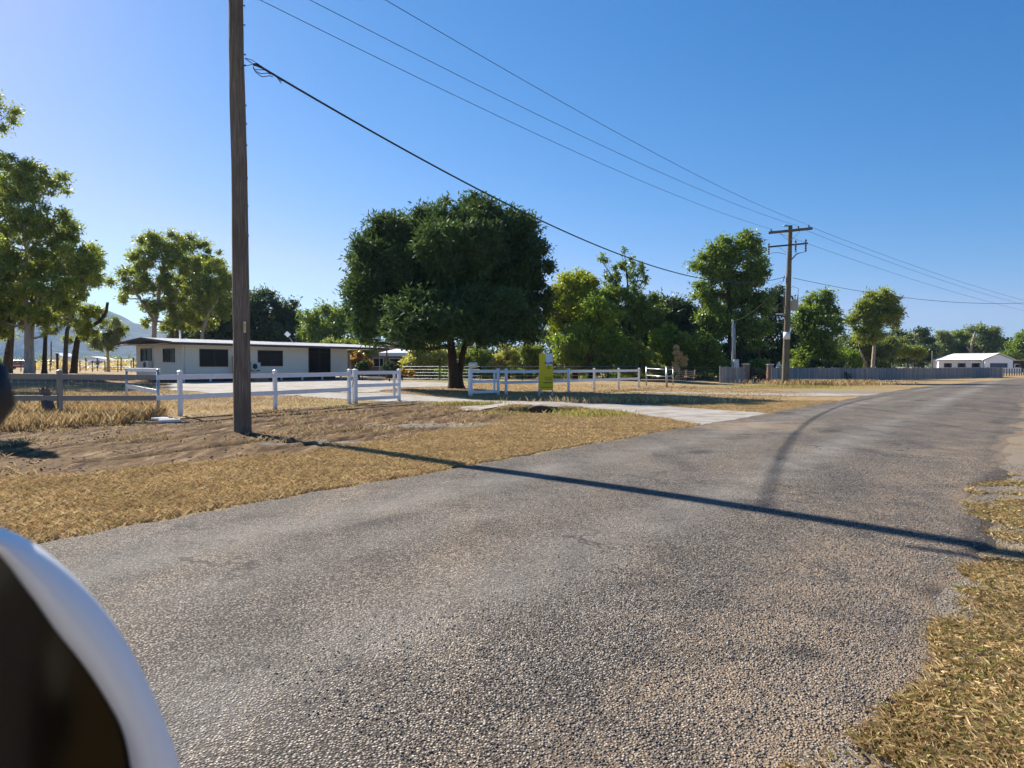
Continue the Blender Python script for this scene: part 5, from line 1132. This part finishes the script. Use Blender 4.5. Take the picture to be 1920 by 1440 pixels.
for px, D_, lab, mt, sd_ in ((679, 60, 'round dark clipped shrub by the patio left post', 'leaf_dark', 72), (730, 56, 'round dark clipped shrub by the patio right post', 'leaf_dark', 73)):
    g = GD(px, D_); tree('shrub', lab, D_, [[(px, 704), (px, 690)]], [(px, 689, 13, 9), (px, 684, 10, 7)], (.12, .05), 7000, .32, mt, 'bark_dark', cat='shrub', group='clipped shrubs by the patio', r0=.05, nclump=40, seed=sd_)
tree('croton', 'orange and yellow leaved plant against the patio brickwork', 63, [[(674, 704), (674, 690)]], [(674, 668, 10, 9), (668, 680, 8, 10), (692, 684, 10, 7)], (.24, .10), 1800, .35, 'leaf_croton', 'bark_dark', cat='plant', r0=.04, nclump=14, seed=74)
tree('croton', 'low red flowering plant at the right end of the driveway panel', 58, [[(755, 702), (755, 697)]], [(757, 697, 10, 5), (770, 700, 10, 4)], (.16, .08), 1200, .3, 'leaf_croton', 'bark_dark', cat='plant', r0=.03, nclump=12, seed=75)
# palm by the gate
g = GD(1424, 69); pm = thing('palm_tree', g, 'fan of bright palm fronds above the driveway gate', 'palm'); top = P(1421, 648, 69)
b = MB(); b.tube([g, g.lerp(top, .5)+Vector((.1, 0, 0)), top], [.16, .13, .12], 10); b.build('trunk', M['bark'], pm, True)
random.seed(5)
for k in range(22):
    a = 2*PI*k/22+random.uniform(-.15, .15); el = random.uniform(.1, 1.2); L = random.uniform(1.5, 2.2)
    vs = []; fs = []; pts = []
    for i in range(13):
        t = i/12; r = L*t*math.cos(el)*(1-.15*t); z = L*(math.sin(el)*t-.95*t*t*.8)
        pts.append(top+Vector((math.cos(a)*r, math.sin(a)*r, z)))
    tv = Vector((-math.sin(a), math.cos(a), 0))
    for i in range(1, 13):
        for q in (0, .5):
            p = pts[i-1].lerp(pts[i], q); dv = (pts[i]-pts[i-1]).normalized(); w = .55*math.sin(PI*min(1, (i+q)/13+.12))
            for s in (-1, 1):
                tip = p+tv*s*w+dv*.3*w-Zv*w*.45; o_ = len(vs); vs += [p-dv*.025, p+dv*.03, tip]; fs.append((o_, o_+1, o_+2))
    m_ = MB(); m_.add(vs, fs); m_.tube(pts, [.02]*7+[.012]*6, 4, False); m_.build('frond', M['leaf_bright' if k % 4 else 'leaf_lime'], pm)

# ================================================================== CAR (the viewer leans out of its right hand window)
hx = Vector((-.766, .643, 0)); hn = Vector((.643, .766, 0))       # heading, right hand side
def m_paint():
    t = NT('white_car_paint'); t.bsdf((.93, .92, .90), .55, 0, .3, Coat_Weight=.15, Coat_Roughness=.15); return t.m
M['car_paint'] = m_paint()
def m_mirror():
    t = NT('mirror_glass'); t.bsdf((.022, .020, .016), .09, .9, .3); return t.m
M['mirror'] = m_mirror()
def CP(s, n, z): return hx*s+hn*n+Zv*z
OFF = -.17
car = thing('car', CP(0, OFF-.9, 0), 'white four wheel drive whose right door mirror blurs into the lower left corner', 'car')
def section(prof, n0, n1, name, mat, bev, par=car):
    b = MB(); b.prism([CP(s, n0, z) for s, z in prof], hn*(n1-n0)); return b.build(name, mat, par, bevel=bev)
lower = [(-3.0, .45), (-2.6, .42), (-2.45, .75), (-2.15, .86), (-1.85, .75), (-1.7, .40), (.95, .40), (1.1, .75), (1.4, .86), (1.7, .75), (1.85, .42), (2.25, .45), (2.3, .80), (2.15, 1.02), (.95, 1.12), (.8, 1.14), (-3.0, 1.14), (-3.1, .8)]
section(lower, OFF-1.85, OFF, 'body', M['car_paint'], .05)
section([(.7, 1.14), (.15, 1.68), (-.3, 1.75), (-2.7, 1.73), (-3.0, 1.14)], OFF-1.72, OFF-.12, 'cabin', M['black'], .05)
section([(.12, 1.72), (-.3, 1.79), (-2.7, 1.77), (-2.72, 1.72), (-.3, 1.73)], OFF-1.74, OFF-.10, 'roof', M['car_paint'], .02)
for s in (-2.15, 1.4):
    for n_ in (OFF-1.83, OFF-.22):
        b = MB(); b.lathe(CP(s, n_, .36), [(.24, 0), (.34, .02), (.36, .05), (.36, .17), (.34, .20), (.24, .22)], 28, (hx, Zv, hn)); w_ = b.build('wheel', M['black'], car, True)
        b = MB(); b.lathe(CP(s, n_-.004, .36), [(.05, 0), (.23, .02), (.23, .20), (.06, .226)], 20, (hx, Zv, hn)); b.build('rim', M['galv'], w_, True)
b = MB(); b.box(CP(-.35, OFF+.012, .98), (.18, .025, .03), (hx, hn, Zv)); b.build('door_handle', M['car_paint'], car, bevel=.008)
for s in (.55, ):
    b = MB(); b.prism([CP(s+.2, OFF-.02, 1.13), CP(s-.1, OFF-.02, 1.13), CP(s-.1, OFF-.02, 1.38)], hn*.03); b.build('sail_panel', M['black'], car)
# mirror: a plane roughly facing the viewer, outlined at its real size
mc = Vector((-.284, .35, 1.236)); mn = Vector((.62, -.78, .06)).normalized(); md = mc.dot(mn)
def MP(px, py, off=0):
    X, Z_ = ray(px, py); d = Vector((X, 1, Z_)); o = Vector((0, 0, H)); t = (md+off-o.dot(mn))/d.dot(mn); return o+d*t
outer = [(-560, 1250), (-520, 1090), (-420, 1010), (-260, 972), (-110, 968), (0, 992), (72, 1026), (150, 1092), (212, 1165), (262, 1245), (304, 1335), (342, 1440), (366, 1560), (362, 1700), (310, 1850), (190, 1930), (0, 1960), (-250, 1945), (-430, 1850), (-530, 1700), (-570, 1480)]
inner = [(-500, 1290), (-460, 1170), (-380, 1100), (-250, 1040), (-120, 1010), (-20, 1026), (50, 1105), (104, 1180), (156, 1245), (198, 1308), (234, 1375), (252, 1450), (262, 1560), (256, 1680), (215, 1790), (120, 1850), (0, 1875), (-230, 1865), (-370, 1790), (-450, 1670), (-500, 1480)]
def smoothloop(pts, k=4):
    n = len(pts); out = []
    for i in range(n):
        p0, p1, p2, p3 = [np.array(pts[(i+j-1) % n], float) for j in range(4)]
        for q in range(k):
            t = q/k; out.append(.5*((2*p1)+(-p0+p2)*t+(2*p0-5*p1+4*p2-p3)*t*t+(-p0+3*p1-3*p2+p3)*t**3))
    return out
oL, iL = smoothloop(outer), smoothloop(inner); n = len(oL)
oP = [MP(*p) for p in oL]; iP = [MP(*p) for p in iL]; cen = sum(oP, Vector())/n
mir = MB(); rings = []
rings.append([i_-mn*.022 for i_ in iP])                            # recess
rings.append([i_+mn*.000 for i_ in iP])
for q, h_ in ((.18, .006), (.45, .009), (.75, .004)): rings.append([i_.lerp(o_, q)+mn*h_ for i_, o_ in zip(iP, oP)])
rings.append([o_-mn*.008 for o_ in oP])
for q, h_ in ((.985, .03), (.95, .055), (.84, .085), (.60, .108), (.30, .12)): rings.append([cen+(o_-cen)*q-mn*h_ for o_ in oP])
vs = [v for r in rings for v in r]; fs = [(k*n+i, k*n+(i+1) % n, (k+1)*n+(i+1) % n, (k+1)*n+i) for k in range(len(rings)-1) for i in range(n)]
fs.append(tuple((len(rings)-1)*n+i for i in range(n))); mir.add(vs, fs); mo = mir.build('side_mirror', M['car_paint'], car, True)
b = MB(); b.add([i_-mn*.016 for i_ in iP], [tuple(range(n))]); b.build('mirror_glass', M['mirror'], mo)
iq = [cen+(i_-cen)*.975 for i_ in iP]
b = MB(); b.add([i_-mn*.010 for i_ in iP]+[q-mn*.014 for q in iq], [(i, (i+1) % n, n+(i+1) % n, n+i) for i in range(n)]); b.build('glass_surround', M['black'], mo, True)
# black upper stay of the mirror, its rounded elbow just enters the frame
e_ = [CP(.62, OFF+.0, 1.36)]
b = MB(); b.tube([CP(.60, OFF-.02, 1.22), P(-130, 660, .50), P(-50, 672, .46), P(-19, 705, .44), P(-10, 752, .44), P(-40, 792, .44), P(-130, 830, .43), cen-mn*.05+Zv*.06], [.03, .022, .012, .010, .0115, .012, .016, .02], 16); b.build('mirror_stay', M['black'], mo, True)

# ================================================================== CAMERA, SUN, SKY, AIR
cd = bpy.data.cameras.new('camera'); cam = bpy.data.objects.new('camera', cd); COL.objects.link(cam); scene.camera = cam
cam.location = (0, 0, H); cam.rotation_euler = (PI/2-PITCH, 0, 0); cd.sensor_width = 36; cd.lens = F/1920*36; cd.clip_start = .02; cd.clip_end = 20000
cd.dof.use_dof = True; cd.dof.focus_distance = 8.0; cd.dof.aperture_fstop = cd.lens/3.2
az = math.radians(-44.4); el = math.radians(34.4)
sv = Vector((math.sin(az)*math.cos(el), math.cos(az)*math.cos(el), math.sin(el)))
sd_ = bpy.data.lights.new('sun', 'SUN'); so = bpy.data.objects.new('sun', sd_); COL.objects.link(so)
sd_.energy = 5.0; sd_.angle = math.radians(.53); sd_.color = (1.0, .94, .84); so.rotation_euler = sv.to_track_quat('Z', 'Y').to_euler()
w = bpy.data.worlds.new('World'); scene.world = w; w.use_nodes = True; nt = w.node_tree; bg = nt.nodes['Background']
sk = nt.nodes.new('ShaderNodeTexSky'); sk.sky_type = 'NISHITA'; sk.sun_disc = False; sk.sun_elevation = el; sk.sun_rotation = az
sk.altitude = 20; sk.air_density = 1.0; sk.dust_density = .25; sk.ozone_density = 3.0
sep = nt.nodes.new('ShaderNodeSeparateColor'); cmb = nt.nodes.new('ShaderNodeCombineColor'); nt.links.new(sk.outputs[0], sep.inputs[0])
for i_, (k_, g_) in enumerate(((.092, 1.98), (.375, 1.04), (.79, .80))):   # white balance and contrast of the sky
    pw = nt.nodes.new('ShaderNodeMath'); pw.operation = 'POWER'; nt.links.new(sep.outputs[i_], pw.inputs[0]); pw.inputs[1].default_value = g_
    mu = nt.nodes.new('ShaderNodeMath'); mu.operation = 'MULTIPLY'; nt.links.new(pw.outputs[0], mu.inputs[0]); mu.inputs[1].default_value = k_; nt.links.new(mu.outputs[0], cmb.inputs[i_])
mn_ = nt.nodes.new('ShaderNodeMath'); mn_.operation = 'MINIMUM'; gm_ = nt.nodes.new('ShaderNodeMath'); gm_.operation = 'MULTIPLY'; gm_.inputs[1].default_value = .74
nt.links.new(cmb.inputs[1].links[0].from_socket, gm_.inputs[0]); nt.links.new(cmb.inputs[0].links[0].from_socket, mn_.inputs[0]); nt.links.new(gm_.outputs[0], mn_.inputs[1]); nt.links.new(mn_.outputs[0], cmb.inputs[0])
cb_ = nt.nodes.new('ShaderNodeMath'); cb_.operation = 'MINIMUM'; cb_.inputs[1].default_value = 4.2; nt.links.new(cmb.inputs[2].links[0].from_socket, cb_.inputs[0]); nt.links.new(cb_.outputs[0], cmb.inputs[2])
nt.links.new(cmb.outputs[0], bg.inputs['Color']); bg.inputs['Strength'].default_value = .1
HAZE = 0.0001
if HAZE:
    b = MB(); b.box((0, 1900, 149), (9000, 4600, 310)); hz = b.build('haze', None); t = NT('air'); v = t.n('ShaderNodeVolumePrincipled'); v.inputs['Color'].default_value = (.42, .64, 1, 1); v.inputs['Density'].default_value = HAZE; v.inputs['Anisotropy'].default_value = .3
    t.l(v.outputs[0], t.out.inputs['Volume']); hz.data.materials.append(t.m); tag(hz, 'thin pale blue air over the whole scene', 'haze', kind='stuff')
vs_ = scene.view_settings; vs_.view_transform = 'Standard'; vs_.look = 'None'; vs_.exposure = 1.2; vs_.gamma = 1; vs_.use_curve_mapping = False
scene.cycles.max_bounces = 8; scene.cycles.transparent_max_bounces = 8; scene.cycles.volume_bounces = 0; scene.cycles.diffuse_bounces = 4; scene.cycles.sample_clamp_indirect = 4
